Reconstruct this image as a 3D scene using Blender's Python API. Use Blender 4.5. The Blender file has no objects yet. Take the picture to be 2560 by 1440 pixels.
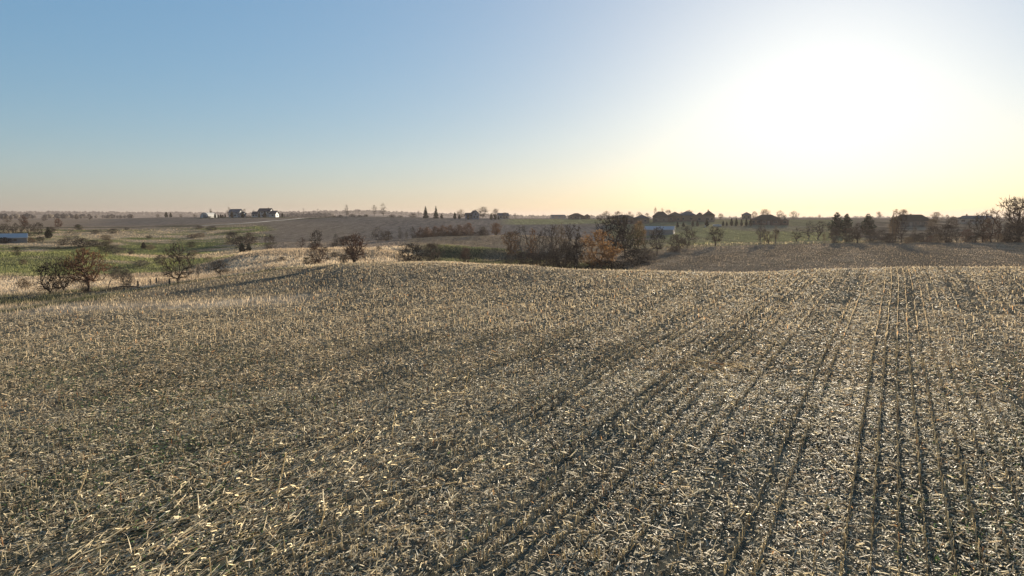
import bpy, math, random
import numpy as np
from mathutils import Vector

SC = bpy.context.scene
COL = SC.collection

# ------------------------------------------------------------------ camera
F_PX = 2560 * 24.0 / 36.0            # focal length in photo pixels (24 mm equivalent drone lens)
HORIZON_ROW = 541.0
PITCH = math.atan((720 - HORIZON_ROW) / F_PX)
CAM_H = 0.0                          # heights are measured from the drone
cam_data = bpy.data.cameras.new('drone_camera')
cam_data.lens = 24.0
cam_data.sensor_width = 36.0
cam_data.clip_start = 0.1
cam_data.clip_end = 40000.0
cam = bpy.data.objects.new('drone_camera', cam_data)
COL.objects.link(cam)
cam.location = (0, 0, CAM_H)
cam.rotation_euler = (math.radians(90) - PITCH, 0, 0)
SC.camera = cam

# ------------------------------------------------------------------ sky and sun
SUN_EL = math.radians(9.7)
SUN_AZ = math.radians(24.2)          # clockwise from the viewing direction (+Y)
world = bpy.data.worlds.new('World')
SC.world = world
world.use_nodes = True
wn = world.node_tree
for n in list(wn.nodes):
    wn.nodes.remove(n)
w_out = wn.nodes.new('ShaderNodeOutputWorld')
w_bg = wn.nodes.new('ShaderNodeBackground')
w_sky = wn.nodes.new('ShaderNodeTexSky')
w_sky.sky_type = 'NISHITA'
w_sky.sun_disc = False
w_sky.sun_elevation = SUN_EL
w_sky.sun_rotation = SUN_AZ
w_sky.altitude = 300
w_sky.air_density = 1.11
w_sky.dust_density = 1.1
w_sky.ozone_density = 4.8
w_gam = wn.nodes.new('ShaderNodeGamma')          # the drone's HDR response flattens the sky's contrast
w_gam.inputs['Gamma'].default_value = 0.47
w_sat = wn.nodes.new('ShaderNodeHueSaturation')
w_sat.inputs['Saturation'].default_value = 1.51
w_mad = wn.nodes.new('ShaderNodeVectorMath'); w_mad.operation = 'MULTIPLY_ADD'   # even pinkish-blue air light over all of it
w_mad.inputs[1].default_value = (1.0, 1.0, 0.935)
w_mad.inputs[2].default_value = (0.185, 0.140, 0.262)
w_bg.inputs['Strength'].default_value = 0.0672
wn.links.new(w_sky.outputs['Color'], w_gam.inputs['Color'])
wn.links.new(w_gam.outputs['Color'], w_sat.inputs['Color'])
wn.links.new(w_sat.outputs['Color'], w_mad.inputs[0])
wn.links.new(w_mad.outputs[0], w_bg.inputs['Color'])
wn.links.new(w_bg.outputs['Background'], w_out.inputs['Surface'])

sun_dir = Vector((math.sin(SUN_AZ) * math.cos(SUN_EL), math.cos(SUN_AZ) * math.cos(SUN_EL), math.sin(SUN_EL)))
sun_data = bpy.data.lights.new('sun', 'SUN')
sun_data.energy = 5.0
sun_data.angle = math.radians(0.6)
sun_data.color = (1.0, 0.865, 0.66)
sun = bpy.data.objects.new('sun', sun_data)
COL.objects.link(sun)
sun.rotation_euler = sun_dir.to_track_quat('Z', 'Y').to_euler()
sun.location = sun_dir * 300

SC.view_settings.view_transform = 'Standard'
SC.view_settings.look = 'None'
SC.view_settings.gamma = 1.0
SC.view_settings.use_curve_mapping = False
SC.view_settings.exposure = 2.12
SC.render.engine = 'CYCLES'
SC.cycles.max_bounces = 6
SC.cycles.diffuse_bounces = 3
SC.cycles.glossy_bounces = 2
SC.cycles.transmission_bounces = 3
SC.cycles.volume_bounces = 0
SC.cycles.transparent_max_bounces = 6
SC.cycles.use_denoising = True
SC.cycles.denoiser = 'OPENIMAGEDENOISE'
SC.cycles.denoising_input_passes = 'RGB_ALBEDO_NORMAL'
SC.cycles.denoising_prefilter = 'ACCURATE'
SC.cycles.caustics_reflective = False
SC.cycles.caustics_refractive = False
SC.cycles.sample_clamp_indirect = 4.0

# ------------------------------------------------------------------ small helpers
RNG = np.random.default_rng(7)
CP, SP = math.cos(PITCH), math.sin(PITCH)


def azimuth(px, row=560.0):
    """Compass angle (clockwise from +Y) at which a photo column lies."""
    return math.atan2(px - 1280.0, F_PX * CP - (row - 720.0) * SP)


def height_at_row(az, r, row):
    v = row - 720.0
    fwd = F_PX * CP - v * SP
    hyp = fwd / math.cos(az)
    return -r * (F_PX * SP + v * CP) / hyp


def _hash(ix, iy, seed):
    h = (ix.astype(np.int64) * 374761393 + iy.astype(np.int64) * 668265263 + seed * 1442695041) & 0xFFFFFFFF
    h = ((h ^ (h >> 13)) * 1274126177) & 0xFFFFFFFF
    h = h ^ (h >> 16)
    return (h & 0xFFFFFF) / float(0xFFFFFF)


def noise(x, y, scale, seed=0, octaves=2):
    x = np.asarray(x, float) / scale
    y = np.asarray(y, float) / scale
    out = 0.0
    amp, tot = 1.0, 0.0
    for o in range(octaves):
        ix, iy = np.floor(x), np.floor(y)
        fx, fy = x - ix, y - iy
        fx = fx * fx * (3 - 2 * fx)
        fy = fy * fy * (3 - 2 * fy)
        a = _hash(ix, iy, seed + o)
        b = _hash(ix + 1, iy, seed + o)
        c = _hash(ix, iy + 1, seed + o)
        d = _hash(ix + 1, iy + 1, seed + o)
        out = out + amp * (a + (b - a) * fx + (c - a) * fy + (a - b - c + d) * fx * fy)
        tot += amp
        amp *= 0.5
        x, y = x * 2.03 + 17.1, y * 2.03 - 9.7
    return out / tot


def sstep(e0, e1, x):
    t = np.clip((x - e0) / (e1 - e0), 0, 1)
    return t * t * (3 - 2 * t)


def link_mesh(name, verts, faces, mat=None, parent=None, smooth=False, cols=None, mats=None, mat_idx=None):
    """One mesh object from arrays. faces: (M,3) or (M,4) array, or list of such arrays."""
    me = bpy.data.meshes.new(name)
    verts = np.asarray(verts, np.float32)
    fl = faces if isinstance(faces, list) else [faces]
    fl = [np.asarray(f, np.int32) for f in fl if len(f)]
    loops = np.concatenate([f.ravel() for f in fl])
    sizes = np.concatenate([np.full(len(f), f.shape[1], np.int32) for f in fl])
    starts = np.concatenate([[0], np.cumsum(sizes)[:-1]]).astype(np.int32)
    me.vertices.add(len(verts))
    me.vertices.foreach_set('co', verts.ravel())
    me.loops.add(len(loops))
    me.loops.foreach_set('vertex_index', loops)
    me.polygons.add(len(sizes))
    me.polygons.foreach_set('loop_start', starts)
    me.polygons.foreach_set('loop_total', sizes)
    me.polygons.foreach_set('use_smooth', np.full(len(sizes), smooth, bool))
    if mat_idx is not None:
        me.polygons.foreach_set('material_index', np.asarray(mat_idx, np.int32))
    if cols is not None:
        ca = me.color_attributes.new('tint', 'FLOAT_COLOR', 'POINT')
        c4 = np.ones((len(verts), 4), np.float32)
        c4[:, :cols.shape[1]] = cols
        ca.data.foreach_set('color', c4.ravel())
    me.update()
    me.validate()
    for m in (mats or ([mat] if mat else [])):
        me.materials.append(m)
    ob = bpy.data.objects.new(name, me)
    COL.objects.link(ob)
    if parent:
        ob.parent = parent
    return ob


def tag(o, label=None, cat=None, group=None, kind=None):
    if label: o['label'] = label
    if cat: o['category'] = cat
    if group: o['group'] = group
    if kind: o['kind'] = kind
    return o


def empty(name, loc=(0, 0, 0), rz=0.0):
    o = bpy.data.objects.new(name, None)
    COL.objects.link(o)
    o.location = loc
    o.rotation_euler = (0, 0, rz)
    o.empty_display_size = 0.3
    return o


# ------------------------------------------------------------------ materials
def new_mat(name):
    m = bpy.data.materials.new(name)
    m.use_nodes = True
    nt = m.node_tree
    return m, nt, nt.nodes['Principled BSDF'], nt.nodes['Material Output']


def mat_plain(name, rgb, rough=0.8, spec=0.3, var=0.25, scale=3.0, translucent=0.0, metallic=0.0):
    """Procedural: base colour broken up by object-space noise and by object."""
    m, nt, b, out = new_mat(name)
    tc = nt.nodes.new('ShaderNodeTexCoord')
    nz = nt.nodes.new('ShaderNodeTexNoise')
    nz.inputs['Scale'].default_value = scale
    nz.inputs['Detail'].default_value = 4
    nt.links.new(tc.outputs['Object'], nz.inputs['Vector'])
    oi = nt.nodes.new('ShaderNodeObjectInfo')
    ma = nt.nodes.new('ShaderNodeMath'); ma.operation = 'MULTIPLY_ADD'
    nt.links.new(oi.outputs['Random'], ma.inputs[0]); ma.inputs[1].default_value = 0.5
    nt.links.new(nz.outputs['Fac'], ma.inputs[2])
    mr = nt.nodes.new('ShaderNodeMapRange')
    mr.inputs['From Min'].default_value = 0.3; mr.inputs['From Max'].default_value = 1.2
    mr.inputs['To Min'].default_value = 1 - var; mr.inputs['To Max'].default_value = 1 + var
    nt.links.new(ma.outputs[0], mr.inputs['Value'])
    vm = nt.nodes.new('ShaderNodeVectorMath'); vm.operation = 'SCALE'
    vm.inputs[0].default_value = rgb
    nt.links.new(mr.outputs[0], vm.inputs['Scale'])
    nt.links.new(vm.outputs[0], b.inputs['Base Color'])
    b.inputs['Roughness'].default_value = rough
    b.inputs['Specular IOR Level'].default_value = spec
    b.inputs['Metallic'].default_value = metallic
    if translucent > 0:
        tr = nt.nodes.new('ShaderNodeBsdfTranslucent')
        nt.links.new(vm.outputs[0], tr.inputs['Color'])
        mx = nt.nodes.new('ShaderNodeMixShader'); mx.inputs[0].default_value = translucent
        nt.links.new(b.outputs[0], mx.inputs[1]); nt.links.new(tr.outputs[0], mx.inputs[2])
        nt.links.new(mx.outputs[0], out.inputs['Surface'])
    return m


def mat_tint(name, rough=0.6, spec=0.4, translucent=0.25):
    """Colour comes from the per-piece tint attribute (dry straw, husk, leaf colours)."""
    m, nt, b, out = new_mat(name)
    at = nt.nodes.new('ShaderNodeAttribute'); at.attribute_name = 'tint'
    nt.links.new(at.outputs['Color'], b.inputs['Base Color'])
    b.inputs['Roughness'].default_value = rough
    b.inputs['Specular IOR Level'].default_value = spec
    if translucent > 0:
        tr = nt.nodes.new('ShaderNodeBsdfTranslucent')
        nt.links.new(at.outputs['Color'], tr.inputs['Color'])
        mx = nt.nodes.new('ShaderNodeMixShader'); mx.inputs[0].default_value = translucent
        nt.links.new(b.outputs[0], mx.inputs[1]); nt.links.new(tr.outputs[0], mx.inputs[2])
        nt.links.new(mx.outputs[0], out.inputs['Surface'])
    return m
# ------------------------------------------------------------------ terrain
# Height profiles surveyed along bearings: (distance m, photo row) or (distance, 'z', height)
NEAR_L = [(0, 'z', -11.0), (25, 'z', -10.9), (60, 'z', -11.0)]
NEAR_C = [(0, 'z', -11.0), (25, 'z', -10.85), (55, 'z', -10.6), (95, 'z', -10.1)]
NEAR_R = [(0, 'z', -11.0), (23, 'z', -10.8), (40, 'z', -10.2), (60, 'z', -10.0), (85, 'z', -9.2)]
PROFILES = {
    -420: NEAR_L + [(108, 785), (140, 748), (168, 722), (195, 696), (246, 645), (340, 602), (470, 568), (750, 554), (1500, 547), (3000, 543), (4500, 537), (9000, 'z', 8)],
    0: NEAR_L + [(104, 775), (137, 737), (165, 715), (192, 692), (246, 642), (340, 600), (470, 566), (750, 553), (1500, 547), (3000, 543), (4500, 536), (9000, 'z', 8)],
    200: NEAR_L + [(98, 769), (130, 729), (160, 706), (192, 690), (246, 640), (320, 605), (450, 570), (600, 557), (900, 549), (1500, 546), (3000, 543), (4500, 536), (9000, 'z', 8)],
    440: NEAR_L + [(94, 762), (110, 742), (133, 708), (160, 697), (185, 688), (230, 655), (290, 622), (350, 595), (430, 570), (520, 556), (630, 545), (800, 543), (1500, 548), (3000, 544), (4500, 537), (9000, 'z', 8)],
    700: NEAR_L + [(95, 'z', -11.05), (120, 'z', -11.05), (150, 674), (165, 664), (185, 648), (215, 625), (225, 624), (250, 630), (300, 606), (380, 575), (460, 557), (560, 547), (650, 542.5), (900, 549), (2000, 548), (3500, 538), (9000, 'z', 8)],
    900: NEAR_L + [(95, 'z', -10.5), (130, 662), (142, 657), (158, 662), (185, 650), (212, 624), (240, 618), (290, 606), (350, 585), (430, 560), (500, 544.5), (540, 541), (620, 546), (1200, 549), (3500, 534), (5000, 540), (9000, 'z', 0)],
    1100: NEAR_C + [(125, 659.5), (139, 655), (150, 660), (172, 674), (205, 652), (222, 645), (234, 620), (260, 607), (288, 592), (310, 600), (360, 580), (450, 556), (520, 547), (570, 545), (900, 551), (3500, 541), (9000, 'z', 0)],
    1300: NEAR_C + [(120, 665), (134, 673), (158, 700), (190, 668), (222, 651), (236, 625), (265, 604), (295, 588), (330, 594), (400, 575), (470, 560), (560, 548), (620, 546), (900, 549), (3500, 545), (9000, 'z', -4)],
    1550: NEAR_R + [(112, 677), (126, 692), (146, 684), (165, 670), (190, 652), (220, 636), (260, 620), (320, 600), (400, 575), (480, 555), (560, 548), (650, 546), (1000, 548), (3500, 546), (9000, 'z', -6)],
    1800: NEAR_R + [(112, 683), (126, 692), (138, 686), (160, 664), (200, 638), (240, 616), (300, 598), (360, 578), (430, 560), (500, 551), (600, 547), (900, 546), (3500, 546), (9000, 'z', -8)],
    2050: NEAR_R + [(118, 674), (128, 679), (142, 672), (180, 645), (220, 622), (250, 609), (320, 592), (400, 572), (460, 557), (550, 548), (700, 545), (1200, 545), (3500, 546), (9000, 'z', -8)],
    2300: NEAR_R + [(125, 668), (136, 672), (152, 663), (200, 630), (240, 612), (255, 606), (330, 588), (420, 568), (480, 557), (560, 549), (700, 546), (1200, 546), (3500, 546), (9000, 'z', -8)],
    2560: NEAR_R + [(130, 668), (142, 672), (160, 660), (200, 635), (252, 605), (300, 592), (400, 570), (500, 555), (700, 547), (1200, 546.5), (3500, 546.5), (9000, 'z', -8)],
    2980: NEAR_R + [(132, 668), (144, 672), (160, 660), (200, 635), (252, 605), (300, 592), (400, 570), (500, 555), (700, 547), (1200, 546.5), (3500, 546.5), (9000, 'z', -8)],
}
R_TAB = np.concatenate([np.arange(0, 700, 2.0), np.geomspace(700, 9000, 150)])


def pchip(xs, ys, xq):
    xs, ys = np.asarray(xs, float), np.asarray(ys, float)
    h = np.diff(xs); d = np.diff(ys) / h
    m = np.zeros(len(xs))
    m[0], m[-1] = d[0], d[-1]
    for i in range(1, len(xs) - 1):
        if d[i - 1] * d[i] > 0:
            w1, w2 = 2 * h[i] + h[i - 1], h[i] + 2 * h[i - 1]
            m[i] = (w1 + w2) / (w1 / d[i - 1] + w2 / d[i])
    k = np.clip(np.searchsorted(xs, xq) - 1, 0, len(xs) - 2)
    t = np.clip((xq - xs[k]) / h[k], 0, 1)
    return ((1 + 2 * t) * (1 - t) ** 2 * ys[k] + t * (1 - t) ** 2 * h[k] * m[k]
            + t * t * (3 - 2 * t) * ys[k + 1] + t * t * (t - 1) * h[k] * m[k + 1])


COL_PX = sorted(PROFILES)
COL_AZ = np.array([azimuth(p) for p in COL_PX])
TAB = []
for p_, a_ in zip(COL_PX, COL_AZ):
    rr, zz = [], []
    for c in PROFILES[p_]:
        rr.append(c[0])
        zz.append(c[2] if c[1] == 'z' else height_at_row(a_, c[0], c[1]))
    TAB.append(pchip(rr, zz, R_TAB))
TAB = np.array(TAB)
# resample finely in bearing with a monotone curve across columns
AZ_TAB = np.linspace(COL_AZ[0], COL_AZ[-1], 220)
TAB = np.stack([pchip(COL_AZ, TAB[:, j], AZ_TAB) for j in range(TAB.shape[1])], 1)
MEAN_PROFILE = TAB.mean(0)


def ground(x, y):
    x = np.asarray(x, float); y = np.asarray(y, float)
    r = np.hypot(x, y); az = np.arctan2(x, y)
    fi = np.interp(r, R_TAB, np.arange(len(R_TAB)))
    j = np.clip(fi.astype(int), 0, len(R_TAB) - 2); tj = fi - j
    fa = np.clip((az - AZ_TAB[0]) / (AZ_TAB[-1] - AZ_TAB[0]), 0, 1) * (len(AZ_TAB) - 1)
    i = np.clip(fa.astype(int), 0, len(AZ_TAB) - 2); ti = fa - i
    z = (TAB[i, j] * (1 - ti) + TAB[i + 1, j] * ti) * (1 - tj) + (TAB[i, j + 1] * (1 - ti) + TAB[i + 1, j + 1] * ti) * tj
    back = sstep(0.9, 2.0, np.abs(az))
    z = z * (1 - back) + (MEAN_PROFILE[j] * (1 - tj) + MEAN_PROFILE[j + 1] * tj) * back
    rough = 0.05 + 0.35 * sstep(150, 230, r) * (1 - sstep(420, 700, r)) * (1 - sstep(0.0, 0.12, az))
    z = z + (noise(x, y, 9.0, 3, 3) - 0.5) * rough + (noise(x, y, 1.7, 5, 2) - 0.5) * 0.05
    return z


def gz(x, y):
    return float(ground(np.array([x]), np.array([y]))[0])


def curve(pts):
    """Boundary distance as a function of bearing, given (photo column, distance)."""
    a = np.array([azimuth(p) for p, _ in pts]); d = np.array([q for _, q in pts], float)
    return lambda az: np.interp(az, a, d)


FIELD_EDGE = curve([(-420, 100), (0, 101), (130, 104), (260, 117), (440, 131), (560, 141), (700, 151), (900, 149), (1100, 150), (1300, 132), (1550, 122), (1800, 120), (2050, 123), (2300, 131), (2560, 136), (2980, 138)])
STRIP = curve([(-420, 104), (0, 103), (200, 98), (440, 94), (700, 95), (760, 97), (2980, 97)])
CREEK = curve([(-420, 192), (0, 192), (200, 190), (440, 190), (560, 212), (700, 262), (900, 236), (1100, 238), (1300, 226), (1550, 170), (1650, 150), (2980, 145)])
LAWN0 = curve([(-420, 9e3), (1400, 9e3), (1500, 260), (1600, 232), (1800, 243), (2050, 253), (2300, 257), (2560, 255), (2980, 255)])
LAWN1 = curve([(-420, 9e3), (1400, 9e3), (1500, 300), (1640, 330), (1800, 440), (2050, 430), (2150, 300), (2300, 275), (2560, 270), (2980, 270)])


# land cover colours (real surface albedo)
C_SOIL = np.array([0.105, 0.096, 0.070])
C_STUB = np.array([0.170, 0.130, 0.090])
C_FAR_STUB = np.array([0.190, 0.146, 0.108])
C_DRY = np.array([0.235, 0.180, 0.122])
C_PALE = np.array([0.340, 0.270, 0.190])
C_GREEN = np.array([0.084, 0.087, 0.034])
C_GREEN2 = np.array([0.056, 0.058, 0.028])
C_LAWN = np.array([0.225, 0.200, 0.092])
C_DARK = np.array([0.030, 0.030, 0.020])
C_WOOD = np.array([0.075, 0.060, 0.045])

ROW_AZ = math.radians(29.1)          # the corn rows run towards this bearing
RS, RC = math.sin(ROW_AZ), math.cos(ROW_AZ)


def mix(a, b, t):
    t = np.asarray(t)[..., None]
    return a * (1 - t) + b * t


def land(x, y):
    """Surface colour (rgb), stubble-texture weight and grass weight for every point."""
    r = np.hypot(x, y); az = np.arctan2(x, y)
    px = 1280 + np.tan(np.clip(az, -1.2, 1.2)) * F_PX
    n1 = noise(x, y, 14, 11, 3); n2 = noise(x, y, 45, 12, 3); n3 = noise(x, y, 4, 13, 2)
    # everything beyond: far brown fields
    c = np.broadcast_to(C_FAR_STUB, x.shape + (3,)).copy()
    c = mix(c, C_FAR_STUB * np.array([0.80, 0.85, 0.95]), sstep(0.45, 0.6, noise(x, y, 160, 21, 2)))
    stub = np.full(x.shape, 0.6); grass = np.zeros(x.shape)
    fe = FIELD_EDGE(az) + (n3 - 0.5) * 2.0
    cr = CREEK(az) + (n1 - 0.5) * 10
    # left pasture: green turf with patches of dry grass
    past = sstep(0, 6, r - cr) * (1 - sstep(640, 690, px + (n1 - .5) * 60)) * (1 - sstep(400, 440, r + (n2 - .5) * 60))
    turf = mix(np.broadcast_to(C_GREEN, c.shape), C_GREEN2, sstep(.4, .65, n1))
    dryness = sstep(0.42, 0.58, 0.45 * n2 + 0.55 * n1)
    turf = mix(turf, C_DRY * 0.9, dryness * 0.85)
    turf = mix(turf, C_DARK, sstep(.62, .72, noise(x, y, 18, 31, 3)) * .7)
    turf = turf * 1.45
    c = mix(c, turf, past); grass = np.maximum(grass, past); stub = stub * (1 - past)
    # band of rough hedge bottoms on the far left slope
    band = np.exp(-((r - 455 - (n1 - .5) * 30) / 9.0) ** 2) * (1 - sstep(520, 620, px))
    c = mix(c, C_GREEN2 * 0.8, band * .8)
    # dry grass between the field and the creek (left and centre)
    dry = sstep(-1, 1, r - fe) * (1 - sstep(0, 6, r - cr)) * (1 - sstep(1000, 1080, px))
    dcol = mix(np.broadcast_to(C_PALE, c.shape), C_DRY, sstep(.35, .6, n1))
    dcol = mix(dcol, C_DRY * .62, sstep(.5, .75, noise(x, y, 7, 41, 3)) * .7)
    c = mix(c, dcol, dry); grass = np.maximum(grass, dry); stub = stub * (1 - dry)
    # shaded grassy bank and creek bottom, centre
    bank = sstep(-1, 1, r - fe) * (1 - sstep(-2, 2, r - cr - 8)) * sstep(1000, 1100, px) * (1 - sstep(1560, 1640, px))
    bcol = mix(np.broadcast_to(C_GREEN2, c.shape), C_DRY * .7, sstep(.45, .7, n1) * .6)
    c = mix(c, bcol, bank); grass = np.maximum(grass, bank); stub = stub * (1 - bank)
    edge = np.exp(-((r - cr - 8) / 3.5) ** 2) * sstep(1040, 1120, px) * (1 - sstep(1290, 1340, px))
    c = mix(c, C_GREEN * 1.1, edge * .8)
    # field lens behind the creek
    lens = sstep(0, 3, r - cr - 9) * (1 - sstep(302, 306, r)) * sstep(980, 1040, px) * (1 - sstep(1480, 1560, px))
    c = mix(c, C_STUB, lens); stub = np.maximum(stub, lens * .9)
    # right middle field
    rf = sstep(1500, 1580, px) * sstep(0, 3, r - cr + 6) * (1 - sstep(-2, 2, r - LAWN0(az) + (n3 - .5) * 3))
    rcol = mix(np.broadcast_to(C_STUB * 1.12, c.shape), C_STUB * .86, sstep(.4, .62, noise((x * RC - y * RS), (x * RS + y * RC) * .06, 5, 51, 2)) * .8)
    c = mix(c, rcol, rf); stub = np.maximum(stub, rf)
    dip = np.exp(-((r - FIELD_EDGE(az) - 9) / 5.0) ** 2) * sstep(1540, 1620, px) * (1 - sstep(2150, 2300, px))
    c = mix(c, C_DRY * .8, dip * (.4 + .6 * sstep(.4, .6, n1)) * .8)
    # lawns and paddocks behind it
    lawn = sstep(-2, 2, r - LAWN0(az)) * (1 - sstep(-14, 14, r - LAWN1(az) + (n2 - .5) * 50))
    lcol = mix(np.broadcast_to(C_LAWN, c.shape), C_DRY * .85, sstep(.5, .66, n2) * .7)
    lcol = mix(lcol, C_DRY * .95, np.exp(-((r - LAWN0(az) - 10) / 9.0) ** 2) * .75)
    c = mix(c, lcol, lawn); grass = np.maximum(grass, lawn * .12); stub = stub * (1 - lawn)
    rough = sstep(2100, 2200, px) * sstep(-2, 2, r - LAWN0(az)) * (1 - sstep(520, 560, r))
    c = mix(c, mix(np.broadcast_to(C_DRY * .9, c.shape), C_DRY * .45, sstep(.42, .62, n1)), rough * .9)
    green2 = sstep(1230, 1300, px) * (1 - sstep(1500, 1560, px)) * sstep(455, 470, r) * (1 - sstep(560, 580, r))
    c = mix(c, C_LAWN, green2 * .9); stub = stub * (1 - green2)
    lawn3 = sstep(1500, 1540, px) * sstep(-10, 10, r - 330) * (1 - sstep(520, 540, r)) * (1 - sstep(2080, 2160, px)) * (1 - lawn)
    c = mix(c, C_LAWN * .8, lawn3 * .8); stub = stub * (1 - lawn3 * .8)
    # farmstead grass on the hill
    yard = sstep(480, 520, px) * (1 - sstep(700, 760, px)) * sstep(585, 600, r) * (1 - sstep(690, 700, r))
    c = mix(c, C_GREEN2 * 1.1, yard * .8)
    bank2 = np.exp(-((r - 525 - (px - 760) * .12) / 14.0) ** 2) * sstep(690, 730, px) * (1 - sstep(850, 890, px))
    c = mix(c, C_GREEN2 * .8, bank2)
    # far woods floor
    far = sstep(2800, 3400, r)
    c = mix(c, C_WOOD, far); stub = stub * (1 - far)
    # the near corn field
    near = 1 - sstep(-1, 1, r - fe)
    verge = sstep(0, 12, r - STRIP(az) - 2) * (1 - sstep(200, 330, px + (n1 - .5) * 120))
    stripe = np.exp(-((r - STRIP(az) - (n3 - .5) * 3) / 5.5) ** 2) * (1 - sstep(700, 860, px))
    ncol = mix(np.broadcast_to(C_SOIL, c.shape), C_STUB, sstep(60, 130, r) * .55)
    ncol = mix(ncol, C_SOIL * .75, sstep(.55, .75, noise(x, y, 3.0, 61, 3)) * .7 * (1 - sstep(60, 120, r)))
    green_l = sstep(.35, .6, n1) * (1 - sstep(420, 900, px)) * (1 - sstep(55, 90, r)) * .45
    green_r = sstep(.35, .6, n1) * sstep(2250, 2500, px) * (1 - sstep(45, 70, r)) * .3
    ncol = mix(ncol, C_GREEN2 * .9, np.maximum(green_l, green_r))
    c = mix(c, ncol, near); stub = stub * (1 - near) + near; grass = grass * (1 - near)
    vcol = mix(np.broadcast_to(C_GREEN2, c.shape), C_DRY * .8, sstep(.4, .6, n3) * .7)
    v = np.maximum(verge * (1 - sstep(136, 142, r)), 0)
    c = mix(c, vcol, v * .9); grass = np.maximum(grass, v); stub = stub * (1 - v)
    c = mix(c, C_PALE, stripe * .95); grass = np.maximum(grass, stripe)
    eg = np.exp(-((r - fe - 2) / 2.5) ** 2) * (1 - sstep(820, 900, px))
    c = mix(c, C_GREEN2, eg * .9)
    return c, stub, grass


def axis(parts):
    out = [parts[0][0]]
    for a, b, s in parts:
        n = max(1, int(round((b - a) / s)))
        out += list(a + (b - a) * np.arange(1, n + 1) / n)
    return np.array(out)


half = [(0, 110, 1.5), (110, 260, 2.5), (260, 600, 5.5), (600, 1200, 25), (1200, 4000, 200), (4000, 9000, 500)]
xp = axis(half)
xs = np.concatenate([-xp[::-1], xp[1:]])
ys = axis([(-2500, -400, 300), (-400, -60, 40), (-60, 14, 6), (14, 160, 1.2), (160, 320, 1.8), (320, 700, 4), (700, 1500, 20), (1500, 9000, 180)])
GX, GY = np.meshgrid(xs, ys)
GZ = ground(GX, GY)
cc, st, gr = land(GX, GY)
nv_y, nv_x = GX.shape
idx = np.arange(nv_y * nv_x).reshape(nv_y, nv_x)
quads = np.stack([idx[:-1, :-1].ravel(), idx[:-1, 1:].ravel(), idx[1:, 1:].ravel(), idx[1:, :-1].ravel()], 1)


def mat_ground():
    m, nt, b, out = new_mat('farmland')
    L = nt.links.new
    N = nt.nodes.new
    at = N('ShaderNodeAttribute'); at.attribute_name = 'tint'
    geo = N('ShaderNodeNewGeometry')
    # specks of straw and clods, stretched along the rows
    mp = N('ShaderNodeMapping'); mp.inputs['Rotation'].default_value = (0, 0, ROW_AZ)
    mp.inputs['Scale'].default_value = (1.0, 0.35, 1.0)
    L(geo.outputs['Position'], mp.inputs['Vector'])
    n1 = N('ShaderNodeTexNoise'); n1.inputs['Scale'].default_value = 2.6; n1.inputs['Detail'].default_value = 6; n1.inputs['Roughness'].default_value = .75
    L(mp.outputs[0], n1.inputs['Vector'])
    n2 = N('ShaderNodeTexNoise'); n2.inputs['Scale'].default_value = 0.25; n2.inputs['Detail'].default_value = 5; n2.inputs['Roughness'].default_value = .65
    L(geo.outputs['Position'], n2.inputs['Vector'])
    mr = N('ShaderNodeMapRange'); mr.inputs['From Min'].default_value = .32; mr.inputs['From Max'].default_value = .68
    mr.inputs['To Min'].default_value = .45; mr.inputs['To Max'].default_value = 1.6
    L(n1.outputs['Fac'], mr.inputs['Value'])
    mr2 = N('ShaderNodeMapRange'); mr2.inputs['From Min'].default_value = .3; mr2.inputs['From Max'].default_value = .7
    mr2.inputs['To Min'].default_value = .75; mr2.inputs['To Max'].default_value = 1.25
    L(n2.outputs['Fac'], mr2.inputs['Value'])
    mp2 = N('ShaderNodeMapping'); mp2.inputs['Rotation'].default_value = (0, 0, ROW_AZ + .35)
    mp2.inputs['Scale'].default_value = (.45, .012, 1.0)
    L(geo.outputs['Position'], mp2.inputs['Vector'])
    n3 = N('ShaderNodeTexNoise'); n3.inputs['Scale'].default_value = 1.0; n3.inputs['Detail'].default_value = 3; n3.inputs['Roughness'].default_value = .7
    L(mp2.outputs[0], n3.inputs['Vector'])
    mr3 = N('ShaderNodeMapRange'); mr3.inputs['From Min'].default_value = .3; mr3.inputs['From Max'].default_value = .7
    mr3.inputs['To Min'].default_value = .74; mr3.inputs['To Max'].default_value = 1.26
    L(n3.outputs['Fac'], mr3.inputs['Value'])
    mu0 = N('ShaderNodeMath'); mu0.operation = 'MULTIPLY'
    L(mr.outputs[0], mu0.inputs[0]); L(mr3.outputs[0], mu0.inputs[1])
    mu = N('ShaderNodeMath'); mu.operation = 'MULTIPLY'
    L(mu0.outputs[0], mu.inputs[0]); L(mr2.outputs[0], mu.inputs[1])
    sc = N('ShaderNodeVectorMath'); sc.operation = 'SCALE'
    L(at.outputs['Color'], sc.inputs[0]); L(mu.outputs[0], sc.inputs['Scale'])
    # matt earth: plain rough diffuse, no sheen towards the low sun
    df = N('ShaderNodeBsdfDiffuse'); df.inputs['Roughness'].default_value = .6
    L(sc.outputs[0], df.inputs['Color'])
    bp = N('ShaderNodeBump'); bp.inputs['Strength'].default_value = .5; bp.inputs['Distance'].default_value = .08
    L(n1.outputs['Fac'], bp.inputs['Height'])
    L(bp.outputs[0], df.inputs['Normal'])
    L(df.outputs[0], out.inputs['Surface'])
    nt.nodes.remove(b)
    return m


M_GROUND = mat_ground()
terrain = link_mesh('ground', np.stack([GX.ravel(), GY.ravel(), GZ.ravel()], 1), quads, M_GROUND, smooth=True, cols=cc.reshape(-1, 3))
tag(terrain, kind='structure')
del GX, GY, cc, st, gr
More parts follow.
